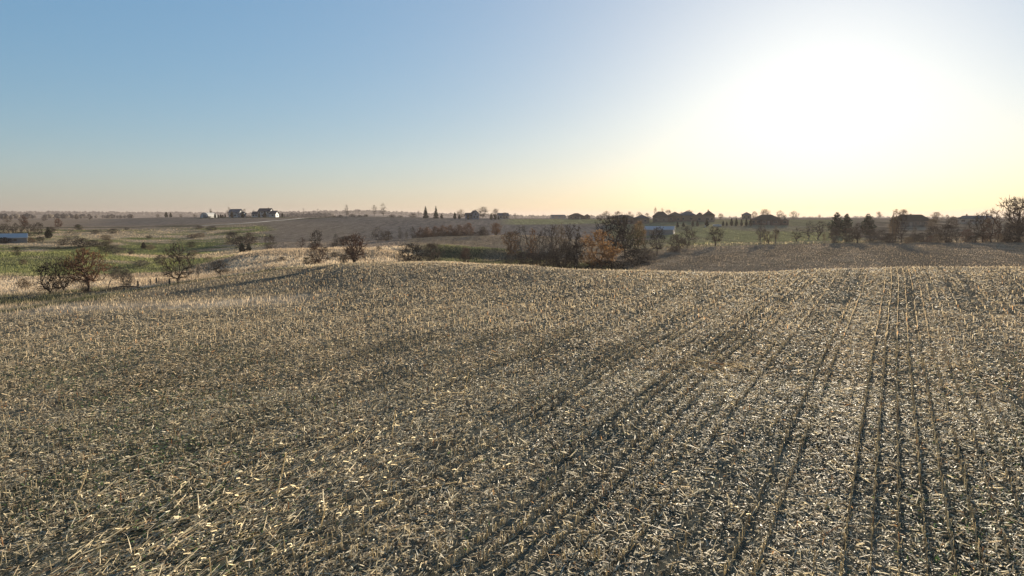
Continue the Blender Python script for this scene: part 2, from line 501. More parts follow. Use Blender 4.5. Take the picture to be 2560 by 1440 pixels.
# ------------------------------------------------------------------ corn stubble and residue
PALETTE = np.array([[.58, .47, .26], [.50, .40, .22], [.63, .54, .35], [.40, .30, .17], [.44, .39, .28], [.62, .50, .28], [.29, .21, .12]])
PALETTE = PALETTE * .77 + PALETTE.mean(1, keepdims=True) * .26
T_ROW0 = -0.85                       # one of the rows, metres across from the camera line
ROW = 0.762


def to_row(x, y):
    return x * RC - y * RS, x * RS + y * RC      # across, along


def from_row(t, s):
    return t * RC + s * RS, -t * RS + s * RC


def row_stand(k):
    """How much of row k (counted from T_ROW0) still stands upright."""
    t = T_ROW0 + k * ROW
    h = _hash(k, k * 0 + 3, 77)
    p = 0.42 + 0.45 * h
    p = np.where((t > -1.2) & (t < 3.2), 0.92, p)
    p = np.where((t > 3.2) & (t < 12), 0.30 + .3 * h, p)
    p = np.where(np.abs(t + 3.7) < 0.9, 0.75, p)
    p = np.where((t < -1.2) & (t > -2.9), 0.12, p)
    p = np.where((t < -4.6) & (t > -6.2), 0.15, p)
    p = np.where((t < -6.2) & (t > -18), .72 + .25 * h, p)
    p = np.where((np.mod(k, 8) >= 6) & (t < -6.2), p * .4, p)
    return p


def wedge(n, r0, r1, half=math.radians(45)):
    a = RNG.uniform(-half, half, n)
    r = np.sqrt(RNG.uniform(r0 * r0, r1 * r1, n))
    return r * np.sin(a), r * np.cos(a), r, a


def in_field(x, y):
    az = np.arctan2(x, y); r = np.hypot(x, y)
    px = 1280 + np.tan(az) * F_PX
    ok = r < FIELD_EDGE(az) - .5
    verge = (r > STRIP(az) + 4) & (px < 265 + (noise(x, y, 14, 11, 3) - .5) * 120)
    stripe = (np.abs(r - STRIP(az)) < 4.5) & (px < 780)
    ok &= (px < 1150) | (r < FIELD_EDGE(az) - 7 + 5 * noise(x, y, 6, 15, 2))
    return ok & ~verge & ~stripe


def tints(n, bright=1.0):
    c = PALETTE[RNG.integers(0, len(PALETTE), n)] * RNG.uniform(.6, 1.2, (n, 1)) * bright
    o = RNG.random(n) < .02
    c[o] = np.array([.42, .24, .11]) * RNG.uniform(.7, 1.2, (o.sum(), 1))
    return np.clip(c, 0, .8)


def leaf_pieces(x, y, z, ang, tilt, roll, ln, wd, bend):
    """Curled strips of leaf and husk: two quads folded along the length."""
    d = np.stack([np.sin(ang) * np.cos(tilt), np.cos(ang) * np.cos(tilt), np.sin(tilt)], 1)
    side = np.stack([np.cos(ang), -np.sin(ang), np.zeros_like(ang)], 1)
    up = np.cross(side, d)
    s2 = side * np.cos(roll)[:, None] + up * np.sin(roll)[:, None]
    u2 = np.cross(s2, d)
    c = np.stack([x, y, z], 1)
    h, w, b = ln[:, None] / 2, wd[:, None] / 2, bend[:, None]
    p0 = c - d * h - u2 * b; p1 = c + u2 * b; p2 = c + d * h - u2 * b
    V = np.stack([p0 - s2 * w * .6, p0 + s2 * w * .6, p1 + s2 * w, p1 - s2 * w, p2 + s2 * w * .35, p2 - s2 * w * .35], 1)
    n = len(x)
    base = np.arange(n)[:, None] * 6
    Fq = np.concatenate([base + np.array([[0, 1, 2, 3]]), base + np.array([[3, 2, 4, 5]])], 0)
    return V.reshape(-1, 3), Fq, 6


def flat_pieces(x, y, z, ang, tilt, roll, ln, wd):
    d = np.stack([np.sin(ang) * np.cos(tilt), np.cos(ang) * np.cos(tilt), np.sin(tilt)], 1)
    side = np.stack([np.cos(ang), -np.sin(ang), np.zeros_like(ang)], 1)
    up = np.cross(side, d)
    s2 = side * np.cos(roll)[:, None] + up * np.sin(roll)[:, None]
    c = np.stack([x, y, z], 1); h, w = ln[:, None] / 2, wd[:, None] / 2
    V = np.stack([c - d * h - s2 * w, c - d * h + s2 * w, c + d * h + s2 * w * .6, c + d * h - s2 * w * .6], 1)
    base = np.arange(len(x))[:, None] * 4
    return V.reshape(-1, 3), base + np.array([[0, 1, 2, 3]]), 4


def prisms(p0, p1, r0, r1, sides=3):
    """Open tapered tubes between point arrays."""
    ax = p1 - p0
    L = np.linalg.norm(ax, axis=1, keepdims=True) + 1e-9
    ax = ax / L
    ref = np.where(np.abs(ax[:, 2:3]) < .9, np.array([[0, 0, 1.0]]), np.array([[1.0, 0, 0]]))
    u = np.cross(ax, ref); u /= np.linalg.norm(u, axis=1, keepdims=True) + 1e-9
    v = np.cross(ax, u)
    n = len(p0)
    rings = []
    for k in range(sides):
        a = 2 * math.pi * k / sides
        o = u * math.cos(a) + v * math.sin(a)
        rings += [p0 + o * r0[:, None], p1 + o * r1[:, None]]
    V = np.stack(rings, 1).reshape(-1, 3)
    base = np.arange(n)[:, None] * (2 * sides)
    F = []
    for k in range(sides):
        j = (k + 1) % sides
        F.append(base + np.array([[2 * k, 2 * j, 2 * j + 1, 2 * k + 1]]))
    return V, np.concatenate(F, 0), 2 * sides


def lodged(x, y):
    """Weight of the flattened patch of long stalks in the near left of the field."""
    t, s = to_row(x, y)
    w = np.exp(-((t + 19.5) / 3.8) ** 2) * (1 - sstep(19, 28, s)) + .6 * np.exp(-((t + 22.0) / 1.6) ** 2) * (1 - sstep(32, 44, s))
    w2 = np.exp(-(((x - 13.5) / 2.3) ** 2 + ((y - 45.5) / 3.5) ** 2))
    return np.clip(w, 0, 1), w2


def row_wobble(s, k):
    return (noise(s, s * 0 + k * 3.1, 9, 81, 2) - .5) * .10 + .35 * np.sin(s / 34.0 - .6) * sstep(55, 110, s)


def on_row(x, y):
    """1 on a planted row line, 0 between the rows."""
    t, s = to_row(x, y)
    k = np.round((t - row_wobble(s, np.round((t - T_ROW0) / ROW)) - T_ROW0) / ROW)
    d = t - row_wobble(s, k) - (T_ROW0 + k * ROW)
    return np.exp(-(d / .12) ** 2) * row_stand(k)


def swath(x, y):
    """Residue thickness: combine swaths along the rows, wheel tracks and patches."""
    t, s = to_row(x, y)
    sw = .85 + .22 * np.cos(2 * math.pi * (t - 4.2) / 6.1 + 1.3 * (noise(x, y, 30, 71, 2) - .5))
    pt = .55 + .75 * noise(x, y, 2.6, 72, 3)
    wob_ = (noise(s * .05, t * .02, 1.0, 74, 2) - .5) * 1.2
    tr = 1.0
    for c0, wd_, st_ in ((0.0, .34, 73), (1.9, .30, 75), (3.9, .22, 76)):
        tr = tr * (1 - .7 * np.exp(-((np.mod(t + wob_ * .4 + c0 + .8, 6.1) - 3.05) / wd_) ** 2) * sstep(.42, .58, noise(np.floor((t + c0 + .8) / 6.1) * 7.7, s * .045, 1.0, st_, 2)))
    return np.clip(sw * pt * tr * (1 - .75 * on_row(x, y)), .05, 1.6)


M_RESIDUE = mat_tint('corn_straw', rough=.65, spec=.2, translucent=.38)
M_STALK = mat_tint('corn_cane', rough=.7, spec=.2, translucent=.48)

VV, FF, CC = [], [], []
off = 0
def add(V, F, k, tint):
    global off
    VV.append(V); FF.append(F + off); CC.append(np.repeat(tint, k, axis=0)); off += len(V)

TAU = 2 * math.pi
# near residue: individually curled leaves, husks and chopped canes
for (n, r0, r1, grow) in ((330000, 14, 45, 1.0),):
    x, y, r, a = wedge(n, r0, r1, math.radians(58))
    keep = (RNG.random(n) < swath(x, y) * .85) & in_field(x, y)
    x, y, r = x[keep], y[keep], r[keep]
    n = len(x)
    lw, l2 = lodged(x, y)
    ang = np.where(RNG.random(n) < .25 + .5 * lw, ROW_AZ + RNG.normal(0, .35, n), RNG.uniform(0, TAU, n))
    ln = np.where(RNG.random(n) < .55, RNG.lognormal(math.log(.11), .4, n), RNG.lognormal(math.log(.25), .4, n)) * (1 + .8 * l2)
    wd = RNG.uniform(.014, .050, n) * (1 + .4 * l2)
    tilt = RNG.normal(.06, .22, n)
    roll = RNG.normal(0, .5, n)
    z = ground(x, y) + .012 + np.abs(np.sin(tilt)) * ln * .5 + RNG.exponential(.035, n)
    cu = ln > .15
    V, Fq, k = leaf_pieces(x[cu], y[cu], z[cu], ang[cu], tilt[cu], roll[cu], ln[cu], wd[cu], ln[cu] * RNG.exponential(.03, cu.sum()))
    add(V, Fq, k, tints(cu.sum()))
    V, Fq, k = flat_pieces(x[~cu], y[~cu], z[~cu], ang[~cu], tilt[~cu], roll[~cu], ln[~cu], wd[~cu])
    add(V, Fq, k, tints((~cu).sum()))
for (n, r0, r1, gl, gw, hf) in ((340000, 45, 80, 1.3, 1.25, 51), (430000, 80, 153, 1.55, 1.5, 47)):
    x, y, r, a = wedge(n, r0, r1, math.radians(hf))
    pq = 1280 + np.tan(a) * F_PX
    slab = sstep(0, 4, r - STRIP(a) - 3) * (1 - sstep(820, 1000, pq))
    keep = (RNG.random(n) < swath(x, y) * .8 * (1 - .5 * slab)) & in_field(x, y)
    x, y, r, slab = x[keep], y[keep], r[keep], slab[keep]
    n = len(x)
    ang = np.where(RNG.random(n) < .3, ROW_AZ + RNG.normal(0, .4, n), RNG.uniform(0, TAU, n))
    ln = RNG.lognormal(math.log(.14), .45, n) * gl
    wd = RNG.uniform(.014, .042, n) * gw
    tilt = RNG.normal(.08, .28, n)
    z = ground(x, y) + .015 + np.abs(np.sin(tilt)) * ln * .5 + RNG.exponential(.035, n)
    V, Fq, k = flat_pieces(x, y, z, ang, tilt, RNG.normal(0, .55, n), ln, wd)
    add(V, Fq, k, tints(n) * (1 - .4 * slab[:, None]) * np.array([1.0, .955, .93]))  # slab pieces tinted darker: shade of a slope turned from the sun, in colour
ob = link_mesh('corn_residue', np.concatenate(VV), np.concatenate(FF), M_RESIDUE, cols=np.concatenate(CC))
tag(ob, 'loose chopped corn leaves and husks strewn over the field', 'crop residue', kind='stuff')

# standing stubs on the rows
KMIN, KMAX = -190, 190
ts, ss = [], []
for k in range(KMIN, KMAX):
    t = T_ROW0 + k * ROW
    s = np.arange(2, 160, .13)
    ts.append(np.full(len(s), t)); ss.append(s)
t = np.concatenate(ts); s = np.concatenate(ss)
k = np.round((t - T_ROW0) / ROW).astype(int)
s = s + RNG.uniform(-.06, .06, len(s))
wob = row_wobble(s, k)
t = t + wob + RNG.normal(0, .018, len(t))
x, y = from_row(t, s)
r = np.hypot(x, y); a = np.arctan2(x, y)
vis = (np.abs(a) < math.radians(54)) & (r > 14) & (y > 0)
x, y, r, k, t, s = x[vis], y[vis], r[vis], k[vis], t[vis], s[vis]
gap = sstep(.26, .46, noise(t * 1.7, s * .10, 1.0, 82, 2))
lw, l2 = lodged(x, y)
p = row_stand(k) * (.25 + .75 * gap) * (1 - .85 * lw) * (1 - l2)
p = np.where(r > 60, p * .42, p)
keep = (RNG.random(len(x)) < p) & in_field(x, y)
x, y, r, t, s = x[keep], y[keep], r[keep], t[keep], s[keep]
n = len(x)
hgt = (1 - .3 * sstep(60, 110, r)) * np.clip(RNG.normal(.34, .08, n), .12, .55) * (1 + .35 * (RNG.random(n) < .06))
lean = RNG.normal(0, .16, n); la = RNG.uniform(0, TAU, n)
STUB = dict(x=x, y=y, r=r, h=hgt, lean=lean, la=la)
order = np.argsort(r)
pxs = 1280 + np.tan(np.arctan2(x, y)) * F_PX
inview = (pxs > 10) & (pxs < 2550) & (r > 20.5)
near_ids = [i for i in order if inview[i]][:300]
is_near = np.zeros(n, bool); is_near[near_ids] = True
VV, FF, CC = [], [], []; off = 0
zz = ground(x, y)
P0 = np.stack([x, y, zz - .03], 1)
P1 = P0 + np.stack([np.sin(la) * np.sin(lean) * hgt, np.cos(la) * np.sin(lean) * hgt, hgt * np.cos(lean) + .03], 1)
m = ~is_near & (r < 62)
V, Fq, kk = prisms(P0[m], P1[m], RNG.uniform(.013, .021, m.sum()), RNG.uniform(.011, .018, m.sum()), 3)
add(V, Fq, kk, tints(m.sum(), .88) * np.array([.95, .97, 1.0]))
m = ~is_near & (r >= 62)
nn = m.sum()
an = RNG.uniform(0, TAU, nn); wv = np.stack([np.cos(an), -np.sin(an), np.zeros(nn)], 1) * (.012 + .00012 * r[m])[:, None]
V = np.stack([P0[m] - wv, P0[m] + wv, P1[m] + wv, P1[m] - wv], 1).reshape(-1, 3)
add(V, np.arange(nn)[:, None] * 4 + np.array([[0, 1, 2, 3]]), 4, tints(nn, .62) * np.array([1.0, .94, .90]))
# leaf sheaths still hanging on the stubs
m = (r < 62) & (RNG.random(n) < .8)
nn = m.sum()
f = RNG.uniform(.25, .95, nn)[:, None]
c = P0[m] * (1 - f) + P1[m] * f
an = RNG.uniform(0, TAU, nn); ln = RNG.uniform(.08, .22, nn)
V, Fq, kk = leaf_pieces(c[:, 0] + np.sin(an) * ln * .4, c[:, 1] + np.cos(an) * ln * .4, c[:, 2] - ln * .15, an, RNG.normal(-.5, .5, nn), RNG.normal(0, .5, nn), ln, RNG.uniform(.012, .03, nn), ln * .1)
add(V, Fq, kk, tints(nn, .95))
ob = link_mesh('corn_stubble', np.concatenate(VV), np.concatenate(FF), M_STALK, cols=np.concatenate(CC))
tag(ob, 'rows of short cut corn stalks standing in the field', 'corn stubble', kind='stuff')
print('stubs', n, 'residue verts', off)


def cane_mesh(name, length, rad, bend, leaf, seed, lying=False):
    """A corn cane: jointed 6-sided tube, ragged top, a torn leaf or two."""
    rg = np.random.default_rng(seed)
    nseg = 5
    V, F, C = [], [], []
    tone = np.minimum(PALETTE[rg.integers(0, 3)] * rg.uniform(.7, 1.0) * (1.3 if name.startswith('fallen') else 1.0), .78)  # fallen canes get a brighter tone, sun glint put into their colour
    side = rg.uniform(0, TAU)
    for i in range(nseg + 1):
        q = i / nseg
        rr = rad * (1.15 - .35 * q) * (1.18 if i in (1, 3) else 1.0)
        cx, cy = math.sin(side) * bend * q * q * length, math.cos(side) * bend * q * q * length
        for j in range(6):
            aj = TAU * j / 6
            jag = rg.uniform(-.03, .02) * min(1, length * 2) if i == nseg else 0
            V.append((cx + rr * math.cos(aj), cy + rr * math.sin(aj), q * length + jag))
            C.append(tone * (.75 if i in (1, 3) else 1.0))
    for i in range(nseg):
        for j in range(6):
            F.append((i * 6 + j, i * 6 + (j + 1) % 6, (i + 1) * 6 + (j + 1) % 6, (i + 1) * 6 + j))
    for _ in range(leaf):
        q = rg.uniform(.2, .9) * length; aj = rg.uniform(0, TAU); ll = rg.uniform(.08, .2)
        b = len(V); dx, dy = math.sin(aj), math.cos(aj); w = rg.uniform(.008, .018)
        for (u, dz) in ((0, 0), (.5, .04), (1, -.05)):
            V += [(dx * ll * u + dy * w, dy * ll * u - dx * w, q + dz), (dx * ll * u - dy * w, dy * ll * u + dx * w, q + dz)]
            C += [tone * 1.1, tone * 1.1]
        F += [(b, b + 1, b + 3, b + 2), (b + 2, b + 3, b + 5, b + 4)]
    me_ob = link_mesh(name, np.array(V), np.array(F), M_STALK, cols=np.array(C))
    me = me_ob.data
    bpy.data.objects.remove(me_ob)
    return me


STUB_MESH = [cane_mesh('cut_corn_stalk', 1.0, .045, .06, 2, 100 + i) for i in range(6)]
for i in near_ids:
    o = bpy.data.objects.new('cut_corn_stalk', STUB_MESH[i % 6])
    COL.objects.link(o)
    hh = hgt[i]
    o.location = (x[i], y[i], zz[i] - .03)
    o.scale = (.38, .38, hh + .03)
    o.rotation_euler = (lean[i] * math.cos(la[i]), lean[i] * math.sin(la[i]), la[i] * 3)
    tag(o, 'short cut corn stalk standing upright in one of the nearest stubble rows', 'corn stalk', 'cut corn stalks standing in the nearest rows')

LONG_MESH = [cane_mesh('fallen_corn_stalk', 1.0, .016, b, 3, 200 + i) for i, b in enumerate((.02, .05, .08, .03, .10))]
cnt = 0
tries = 0
while cnt < 150 and tries < 9000:
    tries += 1
    xx, yy, rr_, aa = (float(q[0]) for q in wedge(1, 20, 42, math.radians(36.5)))
    lw, l2 = lodged(np.array([xx]), np.array([yy]))
    if RNG.random() > lw[0] * .9 + .02:
        continue
    o = bpy.data.objects.new('fallen_corn_stalk', LONG_MESH[cnt % 5])
    COL.objects.link(o)
    L = RNG.uniform(.7, 1.75)
    o.location = (xx, yy, gz(xx, yy) + .12)
    o.scale = (1.35, 1.35, L)
    yaw = ROW_AZ + RNG.normal(0, .35)
    el = abs(RNG.normal(.05, .10)) if RNG.random() > .12 else RNG.uniform(.5, 1.3)
    d = Vector((math.sin(yaw) * math.cos(el), math.cos(yaw) * math.cos(el), math.sin(el)))
    o.rotation_euler = d.to_track_quat('Z', 'Y').to_euler()
    tag(o, 'long pale corn stalk lying flattened among the residue in the lower left of the field', 'corn stalk', 'long fallen corn stalks in the flattened patch')
    cnt += 1
print('long stalks', cnt)
# more flattened canes in the same patch and the pale heap by the rows, too many to count
VV, FF, CC = [], [], []; off = 0
x, y, r, a = wedge(60000, 19, 62, math.radians(39))
lw, l2 = lodged(x, y)
keep = RNG.random(len(x)) < .30 * lw + .6 * l2 + .006
x, y, l2 = x[keep], y[keep], l2[keep]; n = len(x)
yaw = np.where(l2 > .3, RNG.uniform(0, TAU, n), ROW_AZ + RNG.normal(0, .45, n)); el = RNG.normal(.05, .1, n); L = RNG.uniform(.3, 1.0, n)
P0 = np.stack([x, y, ground(x, y) + .03 + RNG.exponential(.03, n)], 1)
P1 = P0 + np.stack([np.sin(yaw) * np.cos(el), np.cos(yaw) * np.cos(el), np.abs(np.sin(el))], 1) * L[:, None]
V, Fq, kk = prisms(P0, P1, RNG.uniform(.010, .017, n), RNG.uniform(.008, .013, n), 3)
add(V, Fq, kk, tints(n, 1.2))
ob = link_mesh('flattened_stalk_litter', np.concatenate(VV), np.concatenate(FF), M_STALK, cols=np.concatenate(CC))
tag(ob, 'small broken corn canes scattered through the residue', 'stalk litter', kind='stuff')

# low green weeds coming up between the straw at both lower corners
M_WEED = mat_tint('young_weeds', rough=.6, spec=.3, translucent=.3)
VV, FF, CC = [], [], []; off = 0
x, y, r, a = wedge(140000, 15, 75, math.radians(50))
px = 1280 + np.tan(a) * F_PX
pl = sstep(.38, .6, noise(x, y, 5, 91, 3)) * (1 - sstep(300, 950, px)) * (1 - sstep(50, 72, r))
pr = sstep(.38, .6, noise(x, y, 5, 92, 3)) * sstep(2150, 2480, px) * (1 - sstep(38, 62, r))
keep = (RNG.random(len(x)) < .42 * np.maximum(pl, pr) + .02) & in_field(x, y)
x, y = x[keep], y[keep]; n = len(x)
ln = RNG.uniform(.07, .20, n)
V, Fq, kk = flat_pieces(x, y, ground(x, y) + .06 + ln * .2, RNG.uniform(0, TAU, n), RNG.uniform(0, .7, n), RNG.normal(0, .4, n), ln, RNG.uniform(.025, .06, n))
add(V, Fq, kk, np.array([.085, .140, .040]) * RNG.uniform(.5, 1.4, (n, 1)))
ob = link_mesh('low_weeds', np.concatenate(VV), np.concatenate(FF), M_WEED, cols=np.concatenate(CC))
tag(ob, 'low green weeds sprouting between the straw', 'weeds', kind='stuff')
# ------------------------------------------------------------------ trees and shrubs
def bark(name, rgb):
    return mat_plain(name, rgb, rough=.9, spec=.15, var=.3, scale=6.0)


M_BARK = bark('bark_dark', (.075, .056, .042))
M_BARK_GREY = bark('bark_grey', (.125, .105, .085))
TWIG = {
    'brown': mat_plain('twigs_brown', (0.0667, 0.0464, 0.0320), .9, .1, .3, 1.0, translucent=0.0),
    'grey': mat_plain('twigs_grey', (0.0980, 0.0805, 0.0630), .9, .1, .3, 1.0, translucent=0.04),
    'dark': mat_plain('twigs_dark', (0.0359, 0.0267, 0.0202), .9, .1, .3, 1.0, translucent=0.0),
    'red': mat_plain('twigs_red_brown', (0.0934, 0.0483, 0.0322), .9, .1, .3, 1.0, translucent=0.04),
    'tan': mat_plain('twigs_tan', (0.1485, 0.1076, 0.0669), .9, .1, .3, 1.0, translucent=0.1),
    'orange': mat_plain('twigs_orange_brown', (0.1332, 0.0684, 0.0288), .9, .1, .3, 1.0, translucent=0.1),
    'olive': mat_plain('twigs_olive', (0.0510, 0.0480, 0.0210), .9, .1, .3, 1.0, translucent=0.04),
}
BUD = {
    'orange': mat_plain('buds_orange', (.215, .120, .048), .8, .2, .35, 1.0, translucent=.4),
    'rust': mat_plain('buds_rust', (.150, .072, .032), .8, .2, .35, 1.0, translucent=.35),
    'olive': mat_plain('buds_olive', (.120, .110, .030), .8, .2, .35, 1.0, translucent=.35),
    'tan': mat_plain('buds_tan', (.240, .180, .110), .8, .2, .35, 1.0, translucent=.35),
}
M_NEEDLE = mat_plain('needles_dark', (.030, .042, .024), .8, .2, .35, 1.5, translucent=.1)
M_NEEDLE2 = mat_plain('needles_olive', (.045, .046, .024), .8, .2, .35, 1.5, translucent=.1)

KINDS = {
    # stems from the base, trunk height, limb angle, envelope (radius, centre height, half height), targets, clumps, twigs per node, crookedness, buds
    'spreading': dict(stems=1, trunk=.26, env='dome', rad=.50, lo=.20, hi=1.0, n=412, clumps=20, tw=3, jit=.05, bud=.10, tr=.034),
    'broad':     dict(stems=3, trunk=.06, env='dome', rad=.60, lo=.12, hi=1.0, n=412, clumps=22, tw=3, jit=.05, bud=.10, tr=.026),
    'umbrella':  dict(stems=1, trunk=.30, env='flat', rad=.74, lo=.34, hi=1.0, n=375, clumps=20, tw=3, jit=.06, bud=.06, tr=.040),
    'vase':      dict(stems=6, trunk=.0, env='vase', rad=.56, lo=.10, hi=1.0, n=520, clumps=24, tw=3, jit=.03, bud=.10, tr=.024),
    'fan':       dict(stems=5, trunk=.12, env='vase', rad=.56, lo=.22, hi=1.0, n=475, clumps=26, tw=3, jit=.03, bud=.25, tr=.026),
    'upright':   dict(stems=2, trunk=.12, env='oval', rad=.27, lo=.14, hi=1.0, n=165, clumps=18, tw=2, jit=.04, bud=.08, tr=.022),
    'slender':   dict(stems=1, trunk=.92, env='oval', rad=.14, lo=.16, hi=1.0, n=137, clumps=16, tw=2, jit=.02, bud=.08, tr=.013),
    'gnarled':   dict(stems=2, trunk=.18, env='flat', rad=.60, lo=.26, hi=1.0, n=118, clumps=12, tw=3, jit=.12, bud=.0, tr=.034),
    'bush':      dict(stems=9, trunk=.0, env='bush', rad=.74, lo=.03, hi=1.0, n=560, clumps=30, tw=4, jit=.04, bud=.08, tr=.016),
    'willow':    dict(stems=2, trunk=.20, env='dome', rad=.58, lo=.24, hi=1.0, n=500, clumps=24, tw=3, jit=.05, bud=.9, tr=.032),
}


def envelope(K, n, rg):
    """Random points where the crown of this kind of tree has its twigs, gathered in clumps."""
    lobes = rg.uniform(.62, 1.08, 14); ph = rg.uniform(0, TAU)

    def shell(m, full):
        a = rg.uniform(0, TAU, m)
        q = rg.random(m)
        z = K['lo'] + (K['hi'] - K['lo']) * q
        if K['env'] in ('dome', 'oval'):
            R = np.sqrt(np.clip(1 - (2 * q - .86) ** 2 / 1.32, .02, 1))
        elif K['env'] == 'flat':
            R = np.sqrt(np.clip(1 - (1.9 * q - .75) ** 2, .02, 1))
        elif K['env'] == 'vase':
            R = np.clip(.16 + 1.0 * q ** .75, 0, 1) * np.sqrt(np.clip(1 - (np.clip(q - .62, 0, 1) / .40) ** 2, .02, 1))
        else:
            R = np.sqrt(np.clip(1 - q ** 2.2, .02, 1)) * (.62 + .38 * np.sqrt(q))
        lo = lobes[(((a + ph) / TAU * 7).astype(int) % 7) + 7 * (q > .5)]
        rr = R * K['rad'] * lo * (rg.random(m) ** (.33 if full else .5))
        return np.stack([rr * np.cos(a), rr * np.sin(a), z], 1)
    cl = shell(K['clumps'], True)
    nc = int(n * .62)
    pc = cl[rg.integers(0, len(cl), nc)] + rg.normal(0, .075, (nc, 3)) * np.array([K['rad'] / .5, K['rad'] / .5, .8])
    pts = np.concatenate([pc, shell(n - nc, False)])
    pts[:, 2] = np.clip(pts[:, 2], K['lo'] * .8, 1.02)
    return pts


def gen_tree(kind, seed):
    K = KINDS[kind]
    rg = np.random.default_rng(seed)
    T = envelope(K, K['n'], rg)
    MAXN = 6000
    pos = np.zeros((MAXN, 3)); par = np.full(MAXN, -1); gd = np.zeros((MAXN, 3)); stem = np.zeros(MAXN, bool)
    n = 0

    def push(p, parent, d, s=False):
        nonlocal n
        pos[n] = p; par[n] = parent; gd[n] = d; stem[n] = s
        n += 1
        return n - 1

    roots = []
    top = np.array([rg.normal(0, .03), rg.normal(0, .03), K['trunk']])
    if K['trunk'] > .03:
        prev = push(np.zeros(3), -1, np.array([0, 0, 1.0]), True)
        m = max(2, int(K['trunk'] / .09))
        for i in range(1, m + 1):
            p = top * i / m + rg.normal(0, K['jit'] * .25, 3) * (i < m)
            prev = push(p, prev, np.array([0, 0, 1.0]), True)
        roots = [prev]
    if K['stems'] > 1 or K['trunk'] < .03:
        for s_ in range(K['stems']):
            a = TAU * s_ / K['stems'] + rg.uniform(-.4, .4)
            if roots and K['trunk'] > .03:
                prev = roots[0]; p = pos[prev].copy()
            else:
                sp = .10 if kind == 'bush' else .025
                p = np.array([math.cos(a) * sp * rg.random(), math.sin(a) * sp * rg.random(), 0.0])
                prev = push(p, -1, np.array([0, 0, 1.0]), True)
            out = rg.uniform(.15, .85) * K['rad']
            goal = np.array([math.cos(a) * out, math.sin(a) * out, (K['lo'] + K['hi']) * rg.uniform(.34, .62)])
            d = goal - p
            m = max(3, int(np.linalg.norm(d) / .1))
            st = p.copy()
            for i in range(1, m + 1):
                f = i / m
                q = st + d * np.array([f ** 1.25, f ** 1.25, f]) + rg.normal(0, K['jit'] * .35, 3)
                gdv = d * np.array([1, 1, .8]); gdv = gdv / np.linalg.norm(gdv)
                prev = push(q, prev, gdv, True)
    base = np.array([0, 0, K['trunk']])
    order = np.argsort(np.linalg.norm(T - base, axis=1) + rg.normal(0, .05, len(T)))
    ends = []
    for ti in order:
        t = T[ti]
        dv = t - pos[:n]
        dist = np.linalg.norm(dv, axis=1) + 1e-6
        cosang = (dv * gd[:n]).sum(1) / dist
        cost = dist * (1 + .9 * (1 - cosang)) + (pos[:n, 2] > t[2] + .05) * .12 + (pos[:n, 2] < K['trunk'] * .8) * .25
        j = int(np.argmin(cost))
        L = dist[j]
        m = min(5, max(1, int(L / .075)))
        d0 = gd[j]; p0 = pos[j].copy(); prev = j
        c1 = p0 + d0 * L * .38
        for i in range(1, m + 1):
            f = i / m
            q = p0 * (1 - f) ** 2 + 2 * c1 * f * (1 - f) + t * f * f + (rg.normal(0, K['jit'] * .45, 3) * L * 2 if i < m else 0)
            dd = q - pos[prev]
            prev = push(q, prev, dd / (np.linalg.norm(dd) + 1e-9))
            if n > MAXN - 8: break
        ends.append(prev)
        if n > MAXN - 8: break
    pos, par, gd, stem = pos[:n], par[:n], gd[:n], stem[:n]
    load = np.zeros(n); load[ends] = 1
    for i in range(n - 1, -1, -1):
        if load[i] == 0: load[i] = .5
        if par[i] >= 0: load[par[i]] += load[i]
    rmax = load.max()
    rad = K['tr'] * (load / rmax) ** .52 + .0030
    e = np.where(par >= 0)[0]
    P0, P1, r0, r1 = pos[par[e]], pos[e], rad[par[e]], rad[e]
    r0 = np.minimum(r0, r1 * 1.5)
    st = stem[e]
    foot = P0[:, 2] < .01
    r0 = np.where(foot, r0 * 1.35, r0)
    V0, F0, _ = prisms(P0[st], P1[st], r0[st], r1[st], 6)
    big = ~st & (r1 > .0045)
    sm = ~st & ~big
    V1, F1, _ = prisms(P0[big], P1[big], r0[big], r1[big], 4)
    Vs, Fs, Ms = [V1], [F1], [np.zeros(len(F1))]
    o = len(V1)

    def ribbons(A, B, w0, w1):
        d = B - A
        sd = np.cross(d, rg.normal(size=d.shape)); sd /= np.linalg.norm(sd, axis=1, keepdims=True) + 1e-9
        v = np.stack([A - sd * w0[:, None], A + sd * w0[:, None], B + sd * w1[:, None], B - sd * w1[:, None]], 1).reshape(-1, 3)
        return v, np.arange(len(A))[:, None] * 4 + np.array([[0, 1, 2, 3]])
    v, f = ribbons(P0[sm], P1[sm], r0[sm] * 1.1, r1[sm] * 1.1)
    Vs.append(v); Fs.append(f + o); o += len(v); Ms.append(np.zeros(len(f)))
    # fine twigs
    free = np.where(~stem)[0]
    src = np.concatenate([free[rg.random(len(free)) < .75], np.repeat(np.array(ends), K['tw'])])
    A = pos[src]
    d = gd[src] * .8 + rg.normal(0, .55, A.shape) + np.array([0, 0, .25])
    d /= np.linalg.norm(d, axis=1, keepdims=True)
    L = rg.uniform(.03, .085, len(A)) * (1.25 if kind in ('vase', 'fan', 'bush') else 1.0)
    B = A + d * L[:, None]
    v, f = ribbons(A, B, np.full(len(A), .0046), np.full(len(A), .0030))
    Vs.append(v); Fs.append(f + o); o += len(v); Ms.append(np.zeros(len(f)))
